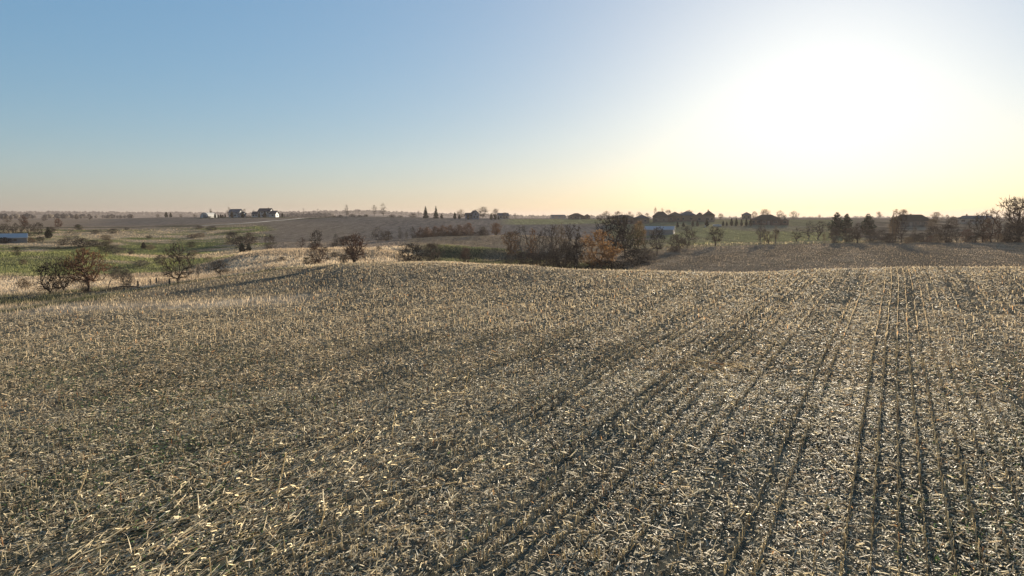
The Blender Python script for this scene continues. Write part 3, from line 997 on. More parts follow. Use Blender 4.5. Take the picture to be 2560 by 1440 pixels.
    if K['bud'] > 0:
        eb = B[rg.random(len(B)) < K['bud']]
        if K['bud'] > .5:
            eb = np.concatenate([eb, eb + rg.normal(0, .015, eb.shape)])
        m = len(eb)
        s = rg.uniform(.004, .009, m)[:, None]
        a = rg.normal(size=(m, 3)); a /= np.linalg.norm(a, axis=1, keepdims=True)
        b = np.cross(a, rg.normal(size=(m, 3))); b /= np.linalg.norm(b, axis=1, keepdims=True)
        v = np.stack([eb - a * s * 1.6, eb - b * s, eb + a * s * 1.6, eb + b * s], 1).reshape(-1, 3)
        Vs.append(v); Fs.append(np.arange(m)[:, None] * 4 + np.array([[0, 1, 2, 3]]) + o); Ms.append(np.ones(m))
    return (V0, F0), (np.concatenate(Vs), np.concatenate(Fs), np.concatenate(Ms).astype(int))


def steal(ob):
    me = ob.data
    bpy.data.objects.remove(ob)
    return me


TREE = {}
for kind_, nvar in (('spreading', 3), ('broad', 3), ('umbrella', 2), ('vase', 2), ('fan', 1), ('upright', 3), ('slender', 2), ('gnarled', 3), ('bush', 4), ('willow', 2)):
    TREE[kind_] = []
    for v_ in range(nvar):
        (tV, tF), (cV, cF, cM) = gen_tree(kind_, 1000 + 37 * v_ + len(kind_) * 101)
        zmax = max(cV[:, 2].max(), .5)
        sc_ = 1.0 / zmax
        TREE[kind_].append((steal(link_mesh('trunk', tV * sc_, tF, M_BARK, smooth=True)),
                            steal(link_mesh('crown', cV * sc_, cF, mats=[TWIG['brown'], BUD['tan']], mat_idx=cM))))


def conifer_mesh(kind, seed):
    """spruce: tiers of drooping boughs; cedar: dense cone; pine: rounded heavy head. Unit height."""
    rg = np.random.default_rng(seed)
    V, F = [], []
    P, D, Lq, Wq = [], [], [], []
    n_b = {'spruce': 330, 'cedar': 420, 'pine': 300}[kind]
    for i in range(n_b):
        if kind == 'spruce':
            z = .06 + .93 * rg.random() ** 1.15; R = .27 * (1 - z) ** .85 * rg.uniform(.65, 1.12) + .012; droop = -.25
        elif kind == 'cedar':
            z = .01 + .97 * rg.random() ** 1.2; R = .30 * (1 - z) ** .75 * min(1, .55 + z * 3) * rg.uniform(.75, 1.08) + .012; droop = .45
        else:
            z = .04 + .95 * rg.random(); R = .42 * (1 - z) ** .62 * min(1, .45 + 2.2 * z) * rg.uniform(.35, 1.25) + .015; droop = .25
        a = rg.uniform(0, TAU)
        d = np.array([math.cos(a), math.sin(a), droop + rg.normal(0, .12)])
        for q in (.35, .62, .88):
            P.append(np.array([0, 0, z]) + d * R * q + rg.normal(0, .014, 3)); D.append(d + rg.normal(0, .35, 3))
            Lq.append(R * .42 + .018); Wq.append(R * .17 + .010)
    P, D = np.array(P), np.array(D)
    D /= np.linalg.norm(D, axis=1, keepdims=True)
    S = np.cross(D, np.array([0, 0, 1.0]) + rg.normal(0, .5, D.shape)); S /= np.linalg.norm(S, axis=1, keepdims=True)
    L, W = np.array(Lq)[:, None], np.array(Wq)[:, None]
    dr = np.array([[0, 0, -1.0]]) * L * .18
    V = np.stack([P - D * L * .5, P + S * W, P + D * L * .5 + dr, P - S * W], 1).reshape(-1, 3)
    V[:, 2] = np.clip(V[:, 2], .0, 1.0)
    F = np.arange(len(P))[:, None] * 4 + np.array([[0, 1, 2, 3]])
    tv, tf, _ = prisms(np.array([[0, 0, 0.0]]), np.array([[0, 0, .96]]), np.array([.022]), np.array([.003]), 6)
    return (steal(link_mesh('trunk', tv, tf, M_BARK, smooth=True)), steal(link_mesh('crown', V, F, M_NEEDLE)))


for kind_, nvar in (('spruce', 2), ('cedar', 2), ('pine', 2)):
    TREE[kind_] = [conifer_mesh(kind_, 5 + v_ * 13) for v_ in range(nvar)]

NAME_OF = {'bush': 'bare_shrub', 'spruce': 'spruce_tree', 'cedar': 'cedar_tree', 'pine': 'pine_tree', 'willow': 'budding_tree'}
CAT_OF = {'bush': 'shrub'}
VCOUNT = [0]


def veg(kind, px, r, hpx, label, color='brown', bud='tan', wide=1.0, group=None, row=600, name=None, cat=None, lean=0.0, sink=0.05, dense=None):
    """Put one tree or shrub on the ground at a bearing and distance; height given as it measures in the photo."""
    VCOUNT[0] += 1
    az = azimuth(px, row)
    H = hpx / F_PX * r * math.cos(az)
    X, Y = r * math.sin(az), r * math.cos(az)
    variants = TREE[kind]
    tm, cm = variants[VCOUNT[0] % len(variants)]
    root = empty(name or NAME_OF.get(kind, 'bare_tree'), (X, Y, gz(X, Y) - sink), (VCOUNT[0] * 2.399) % TAU)
    if kind == 'bush': wide *= 1.3
    root.scale = (H * wide, H * wide, H)
    if lean:
        root.rotation_euler = (0, lean, 0)
    for nm, me in (('trunk', tm), ('crown', cm)):
        o = bpy.data.objects.new(nm, me)
        COL.objects.link(o)
        o.parent = root
        if nm == 'crown' and kind not in ('spruce', 'cedar', 'pine'):
            o.material_slots[0].link = 'OBJECT'; o.material_slots[0].material = TWIG[color]
            o.material_slots[1].link = 'OBJECT'; o.material_slots[1].material = BUD[bud]
        if nm == 'crown' and kind == 'cedar' and color == 'olive':
            o.material_slots[0].link = 'OBJECT'; o.material_slots[0].material = M_NEEDLE2
        if nm == 'trunk' and color in ('grey', 'tan'):
            o.material_slots[0].link = 'OBJECT'; o.material_slots[0].material = M_BARK_GREY
    tag(root, label, cat or CAT_OF.get(kind, 'tree'), group)
    return root
# ---- along the fence at the left edge of the field
veg('broad', 124, 131, 84, 'low bare tree leaning left of its twin, long shadow on the field verge', 'dark', wide=.95, row=735)
veg('broad', 158, 133, 92, 'dark bare tree squeezed between its low twin and the orange-topped tree', 'dark', wide=.75, row=730)
veg('willow', 220, 131, 112, 'rusty orange budding tree in the group at the far left of the field edge', 'red', 'rust', wide=.85, row=715)
veg('bush', 212, 127, 36, 'round reddish shrub at the foot of the rusty orange budding tree', 'red', 'rust', wide=.62, row=722)
veg('bush', 318, 131, 52, 'thin see-through shrub behind the fallen branch at the left verge', 'grey', wide=.55, row=712)
veg('broad', 446, 133, 106, 'many-stemmed bare tree beside the wire gate', 'brown', 'tan', wide=.70, row=706)
veg('slender', 496, 141, 42, 'spindly young tree between the gate tree and the flat-topped tree', 'grey', row=698)
veg('umbrella', 551, 141, 46, 'small flat-topped bare tree on the field edge, dark short trunk', 'brown', wide=.95, row=690)
veg('bush', 290, 168, 30, 'grey brush clump in the pale grass past the fallen branch', 'grey', wide=.9, row=700)
veg('bush', 60, 150, 30, 'pale tan weedy shrub in dry grass near the left frame edge', 'tan', wide=.9, row=715)
# ---- dry grass knoll and centre crest
veg('bush', 793, 168, 54, 'reddish twiggy shrub on the dry grass knoll, left of the vase-shaped tree', 'red', wide=.62, row=650)
veg('bush', 765, 166, 20, 'small olive shrub tucked against the reddish shrub on the knoll', 'olive', 'olive', wide=.9, row=650)
veg('vase', 887, 147, 82, 'vase-shaped bare tree on the crest with a forked crown and thick stub trunk', 'red', wide=.95, row=655)
veg('bush', 859, 150, 28, 'small shrub crowding the left side of the vase-shaped tree', 'brown', wide=.8, row=652)
veg('bush', 1028, 150, 54, 'left of two broad dark shrubs on the field crest', 'dark', wide=1.05, row=650)
veg('bush', 1080, 149, 54, 'right of two broad shrubs on the field crest, brown twigs', 'brown', wide=.78, row=650)
veg('bush', 1163, 195, 46, 'faint reddish shrub before the shaded green bank', 'red', wide=.5, row=650)
veg('bush', 1272, 178, 44, 'pale twiggy shrub at the right end of the shaded bank', 'grey', wide=.6, row=655)
veg('upright', 1392, 152, 80, 'dark thin tree at the crest, left of a slim pair', 'brown', wide=.8, row=665)
veg('upright', 1412, 155, 96, 'bushy upright tree rising behind the crest, left of the orange willow', 'brown', wide=.9, row=665)
veg('slender', 1443, 152, 108, 'slim bare tree close to the left side of the orange willow', 'brown', wide=1.25, row=668)
veg('willow', 1499, 152, 112, 'bright orange willow standing at the crest of the field', 'orange', 'orange', wide=.88, row=672)
veg('bush', 1478, 152, 36, 'dark low brush under the left side of the orange willow', 'dark', wide=1.3, row=674)
veg('bush', 1516, 150, 34, 'dark low brush around the trunk of the orange willow', 'dark', wide=1.2, row=674)
veg('bush', 1543, 148, 34, 'dark low brush under the right side of the orange willow', 'dark', wide=1.1, row=676)
# ---- creek trees, centre
veg('vase', 1281, 228, 66, 'fan-topped orange-tinged tree at the right tip of the small field', 'orange', 'rust', wide=.85, row=622)
veg('gnarled', 1309, 205, 98, 'crooked-trunk tree right of the fan-topped creek tree', 'grey', wide=.75, row=640)
for i, (p, d, h, lab) in enumerate(((1332, 205, 92, 'leftmost of the upright trees in the creek grove'), (1350, 200, 86, 'second upright tree from the left in the creek grove'),
                                    (1367, 197, 100, 'third upright tree in the creek grove, tall dark stem'), (1384, 203, 98, 'fourth upright tree in the creek grove, brown crown'),
                                    (1400, 198, 104, 'fifth upright tree in the creek grove, forked top'), (1418, 210, 96, 'rightmost upright tree in the creek grove'))):
    veg('upright', p, d, h, lab, ('orange', 'brown', 'grey', 'brown', 'tan', 'brown')[i], 'rust', wide=.85, row=640, group='upright trees of the creek grove')
veg('gnarled', 1436, 176, 118, 'tall dead-looking tree with bent bare limbs between grove and willow', 'brown', wide=.62, row=650)
for i, (p, d, h, lab) in enumerate(((1302, 200, 34, 'brown brush at the left foot of the creek grove'), (1328, 192, 36, 'brown brush under the first stems of the creek grove'),
                                    (1356, 186, 40, 'brown brush in the middle of the creek grove floor'), (1386, 184, 44, 'brown brush below the right stems of the creek grove'),
                                    (1425, 168, 46, 'brown brush between the creek grove and the bent-limbed tree'))):
    veg('bush', p, d, h, lab, 'brown', wide=1.0, row=650, group='brush under the creek grove')
veg('spreading', 1532, 186, 128, 'largest dark bare tree behind the orange willow, breaking the skyline', 'dark', 'olive', wide=.80, row=635)
veg('spreading', 1562, 200, 110, 'second big bare tree behind the willow, slightly shorter, tan top', 'brown', 'tan', wide=.62, row=635)
veg('broad', 1590, 190, 78, 'dark green-grey tree right of the two big creek trees', 'olive', 'olive', wide=.70, row=630)
veg('willow', 1596, 225, 82, 'tree with a yellow-orange patch of buds before the metal shed', 'olive', 'orange', wide=.42, row=625)
veg('bush', 1585, 168, 46, 'dark bluish brush at the left corner of the right-hand field', 'dark', wide=1.3, row=640)
veg('bush', 1612, 178, 42, 'grey brush between the green-grey tree and the shed tree', 'grey', wide=1.1, row=635)
veg('spreading', 1642, 205, 78, 'dense dark tree standing in front of the metal shed', 'dark', wide=.62, row=620)
veg('bush', 1690, 220, 46, 'rounded bare shrub right of the tree before the metal shed', 'brown', wide=.75, row=618)
veg('broad', 1718, 240, 58, 'two-trunked bare tree on the field edge right of the rounded shrub', 'brown', wide=.78, row=612)
veg('spreading', 1788, 244, 52, 'single round-crowned tree on the field edge before the young conifers', 'brown', wide=.9, row=610)
# ---- along the back edge of the right-hand field
veg('slender', 1900, 250, 56, 'tallest of four thin saplings before the hip-roofed house', 'grey', wide=1.4, row=610)
veg('slender', 1910, 252, 48, 'second of the four thin saplings, close to the tallest', 'grey', wide=1.2, row=610)
veg('upright', 1921, 250, 34, 'short bushy sapling, third of the four in front of the hip-roofed house', 'red', wide=1.1, row=610)
veg('slender', 1938, 251, 46, 'fourth sapling, standing apart to the right of the others', 'tan', wide=1.7, row=610)
veg('gnarled', 1992, 268, 36, 'low leaning gnarled tree, leftmost of the three crooked ones', 'brown', wide=1.05, row=600)
veg('gnarled', 2022, 288, 50, 'tall crooked tree with an s-bent trunk, middle of three', 'grey', wide=.7, row=595)
veg('gnarled', 2047, 290, 48, 'forked crooked tree with wide arms, rightmost of three', 'brown', wide=.95, row=595)
veg('slender', 2060, 253, 30, 'tiny bare sapling on the field edge after the crooked trees', 'tan', wide=1.3, row=608)
veg('pine', 2090, 330, 59, 'tall pointed dark evergreen, biggest of the three on the lawn edge', wide=.95, row=590)
veg('pine', 2115, 345, 52, 'narrower evergreen touching the right side of the biggest one', wide=.75, row=590)
veg('pine', 2168, 335, 54, 'round-headed evergreen standing apart from the pointed pair', wide=.9, row=590)
veg('bush', 2084, 254, 42, 'hazy shrub below the biggest evergreen', 'grey', wide=.6, row=606)
veg('spreading', 2143, 253, 52, 'small bare tree with a straight trunk between the evergreens', 'brown', wide=.85, row=608)
veg('bush', 2205, 270, 30, 'grey shrub in the pale grass left of the slender poplars', 'grey', wide=.8, row=605)
veg('bush', 2118, 262, 36, 'brush clump to the right of the biggest evergreen', 'brown', wide=.9, row=605)
veg('bush', 2180, 266, 34, 'brush clump below the round-headed evergreen', 'grey', wide=.9, row=605)
veg('slender', 2231, 254, 82, 'very tall thin poplar, left of a close pair', 'tan', wide=1.0, row=606)
veg('slender', 2238, 257, 84, 'very tall thin poplar, right of a close pair', 'tan', wide=1.0, row=606)
veg('upright', 2252, 253, 84, 'thick-trunked tall tree in front of the large hip-roofed house', 'brown', wide=.75, row=608)
veg('bush', 2222, 254, 26, 'low shrub at the feet of the thin poplars', 'brown', wide=1.0, row=606)
veg('bush', 2305, 258, 26, 'low shrub in pale grass under the large hip-roofed house', 'grey', wide=1.2, row=606)
veg('bush', 2335, 300, 30, 'shrub below the right corner of the large hip-roofed house', 'brown', wide=1.0, row=600)
veg('bush', 2367, 253, 46, 'wide brown shrub right of the large hip-roofed house', 'brown', wide=.75, row=605)
veg('upright', 2392, 253, 36, 'small upright tree beside the wide brown shrub', 'dark', wide=.9, row=605)
veg('bush', 2416, 256, 34, 'shrub left of the cluster of tall right-hand trees', 'red', wide=.8, row=605)
veg('upright', 2440, 250, 78, 'left tree of the tall cluster near the right frame edge', 'brown', 'tan', wide=.95, row=604)
veg('upright', 2457, 252, 80, 'middle tree of the tall cluster near the right frame edge', 'brown', 'tan', wide=.9, row=604)
veg('upright', 2478, 250, 88, 'right and tallest tree of the cluster near the right frame edge', 'red', 'tan', wide=.95, row=604)
veg('slender', 2494, 252, 52, 'thin sapling between the tall cluster and the big fan-shaped tree', 'red', wide=1.2, row=604)
veg('fan', 2548, 252, 118, 'big fan-shaped tree cut by the right frame edge', 'brown', 'tan', wide=.95, row=602)
veg('bush', 2535, 250, 44, 'dark shrub around the trunk of the big fan-shaped tree', 'dark', wide=1.1, row=604)
for i, p in enumerate((2270, 2285, 2325, 2345, 2430, 2466, 2505, 2520, 2575, 2600)):
    veg('bush', p, 250 + (i * 7) % 9, 17 + (i * 5) % 9, 'low scrubby shrub in the hedge line along the back of the right-hand field', ('tan', 'grey', 'red')[i % 3], wide=1.1, row=605, group='low hedge shrubs behind the right-hand field')
for i, p in enumerate((2285, 2330, 2380, 2420, 2470, 2520, 2565)):
    veg('bush' if i % 3 else 'broad', p, 330 + (i * 37) % 90, 22 + (i * 11) % 12, 'brown scrub tree in the hazy slope below the right-hand houses', ('grey', 'tan', 'brown')[i % 3], wide=.75, row=590, group='scrub on the slope below the right-hand houses')
# ---- creek line behind the small field, orange tops
for i, (p, d, h, lab) in enumerate(((945, 285, 38, 'spreading grey tree at the left end of the creek hedgerow'), (968, 288, 26, 'low shrub second along the creek hedgerow'),
                                    (1000, 290, 33, 'thin tree third along the creek hedgerow'), (1032, 296, 33, 'hedgerow tree above the left crest shrub'))):
    veg(('broad', 'bush', 'upright', 'upright')[i], p, d, h, lab, ('grey', 'brown', 'grey', 'brown')[i], wide=.95, row=605)
for i, (p, d, h, w) in enumerate(((1050, 300, 32, .7), (1068, 303, 34, .7), (1088, 300, 33, .75), (1108, 304, 37, .75), (1128, 302, 36, .75), (1148, 306, 38, .7), (1172, 304, 40, .8))):
    veg('willow', p, d, h, 'orange-topped tree in the unbroken part of the creek hedgerow, number %s from its left' % ('one', 'two', 'three', 'four', 'five', 'six', 'seven')[i], 'brown', 'rust', wide=w, row=598, name='bare_tree', group='orange-topped hedgerow trees along the creek')
for i, p in enumerate((1045, 1062, 1080, 1100, 1120, 1140, 1160, 1185, 1210)):
    veg('bush', p, 305 + i % 3, 17 + i * 5 % 7, 'dark undergrowth shrub beneath the orange-topped hedgerow trees', 'dark', wide=1.1, row=598, group='undergrowth below the creek hedgerow')
veg('bush', 1206, 306, 30, 'tangled purple-grey shrub between the hedgerow and the round orange-topped tree', 'grey', wide=.8, row=590)
veg('vase', 1240, 304, 36, 'round orange-topped tree standing alone at the right end of the hedgerow', 'orange', 'rust', wide=1.0, row=586)
veg('slender', 1016, 300, 24, 'small sapling in the gap of the creek hedgerow', 'grey', wide=1.6, row=603)
# ---- creek line, left centre
veg('broad', 676, 258, 44, 'many-stemmed bare tree left of centre below the ploughed hill', 'brown', wide=.85, row=618)
veg('gnarled', 754, 258, 32, 'low leaning tree on the rim of the dry knoll', 'red', wide=.85, row=615)
veg('spreading', 792, 262, 48, 'dark dome-crowned tree rising behind the dry knoll', 'dark', 'rust', wide=.80, row=612)
veg('bush', 780, 256, 16, 'dark shrub at the foot of the dome-crowned tree', 'dark', wide=1.0, row=614)
veg('upright', 840, 268, 32, 'thin grey tree right of the dome-crowned tree', 'grey', wide=1.1, row=608)
veg('bush', 858, 266, 24, 'spreading brush behind the vase-shaped tree', 'brown', wide=1.3, row=608)
veg('bush', 834, 262, 10, 'low black-looking shrub in the gap right of the dome-crowned tree', 'dark', wide=2.0, row=610)
# ---- thicket and scrub in the left pasture
veg('bush', 583, 300, 32, 'dark thicket shrub at the top of the creek gully', 'dark', wide=1.0, row=605)
veg('bush', 603, 285, 30, 'dark thicket shrub in the middle of the creek gully', 'dark', wide=1.1, row=610)
veg('bush', 626, 300, 30, 'brown thicket shrub on the right of the creek gully', 'brown', wide=1.0, row=605)
veg('cedar', 605, 262, 24, 'round dark evergreen shrub at the bottom of the creek gully', wide=1.3, row=618, name='evergreen_shrub', cat='shrub')
veg('cedar', 622, 264, 20, 'smaller dark evergreen shrub beside the round one in the gully', wide=1.3, row=618, name='evergreen_shrub', cat='shrub')
PAST = [
    ('spreading', 14, 345, 42, 'dark tree over the metal roof at the left frame edge', 'dark', .8), ('spreading', 42, 352, 40, 'dark tree behind the right end of the metal roof', 'dark', .8),
    ('broad', 72, 365, 36, 'dark spreading tree just right of the metal roof', 'dark', .9), ('broad', 98, 372, 34, 'dark tree in the far left thicket, right of the spreading one', 'dark', .9),
    ('spreading', 62, 430, 36, 'reddish tree sticking up above the far left thicket', 'red', .75), ('cedar', 122, 350, 28, 'dark evergreen shrub closing the far left thicket', 'olive', 1.2),
    ('spreading', 148, 430, 30, 'reddish tree on the far fence line left of the pasture', 'red', .8), ('broad', 178, 292, 44, 'big grey shrubby tree in the middle of the left pasture', 'grey', .85),
    ('bush', 206, 285, 26, 'dark shrub right behind the big grey shrubby tree', 'dark', 1.2), ('bush', 196, 455, 10, 'small black shrub on the far fence line', 'dark', 1.3),
    ('bush', 284, 385, 13, 'flat dark shrub on the upper pasture', 'dark', 1.6), ('bush', 240, 385, 9, 'low dark shrub left of the flat one on the upper pasture', 'dark', 1.8),
    ('bush', 232, 290, 18, 'low dark shrub in shadow at mid pasture', 'dark', 1.6), ('bush', 262, 262, 30, 'green-grey shrub above the rusty orange tree', 'olive', 1.1),
    ('bush', 288, 258, 24, 'grey shrub on the slope right of the green-grey one', 'grey', 1.0), ('cedar', 358, 290, 17, 'dark evergreen shrub by the pale grass patch', 'olive', 1.5),
    ('bush', 376, 286, 13, 'tan weed clump right of the dark evergreen shrub', 'tan', 1.6), ('bush', 396, 225, 24, 'pale grey brush left of the gate tree in the pasture', 'grey', 1.0),
    ('bush', 350, 215, 18, 'straggly brush on the lower pasture', 'grey', 1.3), ('bush', 40, 250, 24, 'thin green-brown sapling clump in the lower left pasture', 'olive', .7),
    ('bush', 100, 330, 12, 'dark low shrub below the far left thicket', 'dark', 1.6), ('bush', 75, 320, 14, 'red-brown shrub right of the metal-roofed shed', 'red', 1.6),
    ('bush', 10, 318, 16, 'dark shrub before the metal-roofed shed at the frame edge', 'dark', 1.5), ('bush', 155, 300, 16, 'dark shrub left of the big grey shrubby tree', 'dark', 1.5),
    ('bush', 130, 395, 16, 'brown shrub on the upper left pasture below the far fence line', 'brown', 1.4), ('bush', 480, 345, 12, 'brown scrub clump on the hollow of the far pasture', 'brown', 1.8),
    ('bush', 530, 400, 11, 'low scrub on the green bank under the far road', 'dark', 2.0), ('bush', 500, 415, 9, 'low scrub left along the green bank under the far road', 'dark', 2.0),
]
for k_, p, d, h, lab, colr, w in PAST:
    veg(k_, p, d, h, lab, colr, 'rust' if colr == 'red' else 'olive', wide=w, row=600, name='evergreen_shrub' if k_ == 'cedar' else None, cat='shrub' if k_ == 'cedar' else None)
# ---- horizon, left
for i, (p, h, lab) in enumerate(((192, 16, 'left of two round bare trees on the far left horizon'), (224, 16, 'right of two round bare trees on the far left horizon'))):
    veg('spreading', p, 800, h, lab, 'dark', wide=.9, row=545)
for i, (p, d, h, lab) in enumerate(((395, 900, 9, 'small hedge tree left of the evergreen clump on the horizon'), (416, 850, 14, 'left evergreen of the clump on the far horizon'),
                                    (427, 850, 12, 'right evergreen of the clump on the far horizon'), (452, 900, 8, 'small hedge tree right of the evergreen clump on the horizon'), (487, 880, 9, 'bare tree left of the white arched barn'))):
    veg(('broad', 'cedar', 'cedar', 'broad', 'broad')[i], p, d, h, lab, 'brown', wide=1.2, row=545)
for i, (p, d, h, lab) in enumerate(((18, 620, 18, 'hedgerow tree on the horizon at the left frame edge'), (330, 900, 9, 'small lone tree on the far field line'), (110, 760, 12, 'small bare tree beyond the far left fence line'))):
    veg('broad', p, d, h, lab, 'brown', wide=1.1, row=548)
# ---- white farmstead on the hill
veg('slender', 527, 640, 22, 'bare tree rising behind the white arched barn', 'grey', wide=1.5, row=545)
veg('upright', 573, 650, 26, 'bare tree left of the first white house', 'grey', wide=.9, row=545)
veg('upright', 612, 655, 22, 'bare tree right of the first white house', 'grey', wide=.8, row=545)
veg('slender', 634, 655, 19, 'thin bare tree left of the larger white house', 'grey', wide=1.4, row=545)
veg('cedar', 580, 612, 17, 'dark cedar at the left corner of the first white house', wide=.95, row=545)
veg('cedar', 607, 612, 15, 'dark cedar covering the right side of the first white house', wide=1.15, row=545)
veg('cedar', 538, 618, 12, 'cedar just right of the white arched barn', wide=1.0, row=545)
for i, p in enumerate((546, 552, 557)):
    veg('cedar', p, 622, 8 + i % 2 * 1, 'small cedar in the short row between the arched barn and the first white house', 'olive', wide=1.1, row=545, group='small cedars in the farmstead row')
veg('cedar', 563, 622, 10, 'cedar ending the farmstead row, slightly taller than the small ones', wide=.9, row=545)
veg('cedar', 648, 612, 13, 'cedar in front of the low wing of the larger white house', wide=.9, row=545)
veg('cedar', 662, 610, 15, 'wide dark cedar before the middle of the larger white house', wide=1.3, row=545)
veg('cedar', 706, 625, 11, 'lone cedar right of the larger white house', 'olive', wide=1.0, row=545)
veg('bush', 622, 612, 6, 'low dark hedge shrub right of the first white house', 'dark', wide=2.0, row=545)
veg('bush', 522, 612, 5, 'low dark hedge shrub before the white arched barn', 'dark', wide=3.0, row=545)
# ---- hill crest, centre
veg('upright', 867, 535, 31, 'lone bare tree on the hill crest, left of a leaning pair', 'grey', wide=.85, row=543)
veg('gnarled', 936, 535, 30, 'leaning bare tree with a clumped top, left of the crest pair', 'grey', wide=.55, row=543)
veg('gnarled', 958, 535, 35, 'tall leaning bare tree, right of the crest pair', 'grey', wide=.55, row=543)
for i, p in enumerate((836, 850, 880, 900, 915, 980, 1000)):
    veg('bush', p, 525, 5 + i % 3, 'low brush on the crest of the ploughed hill', 'dark', wide=2.2, row=543, group='crest brush on the ploughed hill')
veg('spruce', 1064, 530, 30, 'left of two spruces on the skyline', wide=1.0, row=545)
veg('spruce', 1090, 530, 31, 'right and slimmer of two spruces on the skyline', wide=.85, row=545)
veg('cedar', 1104, 535, 12, 'small cedar right of the skyline spruces', wide=1.2, row=545)
veg('bush', 1032, 545, 10, 'bare brush left of the skyline spruces', 'grey', wide=1.6, row=545)
veg('cedar', 1137, 535, 17, 'tall cedar left of the blue-grey house', wide=.95, row=547)
veg('cedar', 1148, 537, 12, 'short cedar next to the tall one left of the blue-grey house', wide=1.1, row=547)
veg('cedar', 1170, 530, 15, 'dark cedar in front of the blue-grey house', wide=.9, row=547)
veg('broad', 1152, 560, 24, 'bare tree behind the cedars left of the blue-grey house', 'tan', wide=.9, row=547)
veg('spreading', 1208, 548, 33, 'largest bare tree beside the blue-grey house', 'grey', wide=.95, row=547)
veg('broad', 1190, 565, 24, 'bare tree showing over the roof of the blue-grey house', 'grey', wide=.9, row=547)
veg('spreading', 1238, 552, 28, 'second bare tree right of the blue-grey house', 'grey', wide=.75, row=547)
veg('broad', 1262, 560, 18, 'bare tree in front of the pale house', 'grey', wide=.9, row=547)
veg('upright', 1288, 570, 16, 'small bare tree at the right end of the blue-grey house grove', 'grey', wide=1.0, row=547)
for i, (p, h, lab) in enumerate(((1228, 16, 'left dark cedar below the second bare tree'), (1238, 15, 'middle dark cedar below the second bare tree'), (1246, 10, 'right low cedar below the second bare tree'))):
    veg('cedar', p, 538, h, lab, wide=1.0, row=547)
# ---- village on the right skyline
for i, (p, d, h, lab) in enumerate(((1598, 520, 22, 'bare tree left of the village tree clump'), (1617, 525, 18, 'small bare tree second in the village tree clump'), (1638, 530, 33, 'tallest bare tree of the village tree clump'),
                                    (1655, 530, 31, 'bare tree just right of the tallest in the village clump'), (1670, 535, 26, 'bare tree at the right end of the village clump'), (1703, 540, 20, 'round red-tinged tree between village roofs'), (1752, 545, 18, 'small red-tinged tree left of the gabled village house'),
                                    (1802, 550, 16, 'small bare tree right of the gabled village house'))):
    veg(('broad', 'broad', 'upright', 'upright', 'broad', 'spreading', 'spreading', 'spreading')[i], p, d, h, lab, ('brown', 'brown', 'brown', 'brown', 'brown', 'red', 'red', 'red')[i], 'rust', wide=(.8, .8, .6, .6, .8, 1, 1, 1)[i], row=545)
for i, (p, d, h, w, lab) in enumerate(((1694, 405, 14, 1.0, 'first young conifer right of the metal shed'), (1709, 405, 13, 1.1, 'second young conifer right of the metal shed'), (1732, 408, 16, .9, 'third young conifer right of the metal shed'),
                                       (1744, 408, 15, 1.0, 'fourth young conifer right of the metal shed'), (1767, 405, 19, 1.1, 'broad dark conifer above the small white marker box'), (1808, 410, 13, .9, 'first conifer of the lawn row right of the low bluish structure'),
                                       (1817, 410, 11, 1.0, 'short second conifer of the lawn row'), (1829, 410, 20, .8, 'tall third conifer of the lawn row'), (1841, 410, 20, .75, 'tall fourth conifer of the lawn row'),
                                       (1854, 410, 17, .8, 'fifth conifer of the lawn row'), (1866, 410, 20, .7, 'sixth conifer of the lawn row, near the house'), (1877, 410, 21, .8, 'last conifer of the lawn row, at the house corner'))):
    veg('cedar', p, d, h, lab, wide=w, row=555, group='young conifers along the lawns')
veg('cedar', 1962, 432, 21, 'pointed conifer at the right corner of the hip-roofed house', wide=.75, row=555)
veg('spreading', 1886, 500, 24, 'small bare tree left behind the hip-roofed house', 'red', 'rust', wide=.75, row=548)
veg('spreading', 1912, 505, 30, 'bigger bare tree over the ridge of the hip-roofed house', 'red', 'rust', wide=.95, row=548)
for i, (p, d, h, lab) in enumerate(((2048, 700, 9, 'tiny tree alone on the skyline left of the evergreens'), (2197, 640, 18, 'bare tree on the skyline right of the round-headed evergreen'), (2340, 520, 24, 'dense round tree on the skyline right of the large hip-roofed house'),
                                    (2355, 530, 16, 'thin tree right of the dense round skyline tree'), (2368, 640, 11, 'tiny round tree on the skyline near the low right house'), (2258, 520, 30, 'bare tree behind the large hip-roofed house'))):
    veg(('spreading', 'spreading', 'bush', 'upright', 'spreading', 'broad')[i], p, d, h, lab, 'red', 'tan', wide=(1, .9, .75, .8, 1, .9)[i], row=548)
for i, p in enumerate((1500, 1515, 1545, 1575, 1690, 1722, 1950, 1985)):
    veg('broad', p, 500 + i * 13 % 50, 18 + i * 7 % 9, 'hazy garden tree among the village roofs', 'brown', wide=1.0, row=550, group='garden trees among the village roofs')
# ---- more scrub in the left pasture and on the knoll
rs_ = random.Random(11)
for i in range(15):
    p = rs_.uniform(20, 560); d = rs_.uniform(215, 430)
    veg('bush', p, d, rs_.uniform(7, 15), 'low weedy clump on the open pasture slope', rs_.choice(('olive', 'brown', 'grey', 'tan', 'tan')), 'olive', wide=rs_.uniform(1.2, 2.0), row=600, group='weedy clumps over the left pasture')
for i in range(9):
    p = rs_.uniform(700, 985); d = rs_.uniform(160, 215)
    veg('bush', p, d, rs_.uniform(7, 14), 'low weedy clump on the dry grass knoll', rs_.choice(('brown', 'grey', 'tan')), wide=rs_.uniform(1.2, 1.9), row=630, group='weedy clumps on the dry knoll')
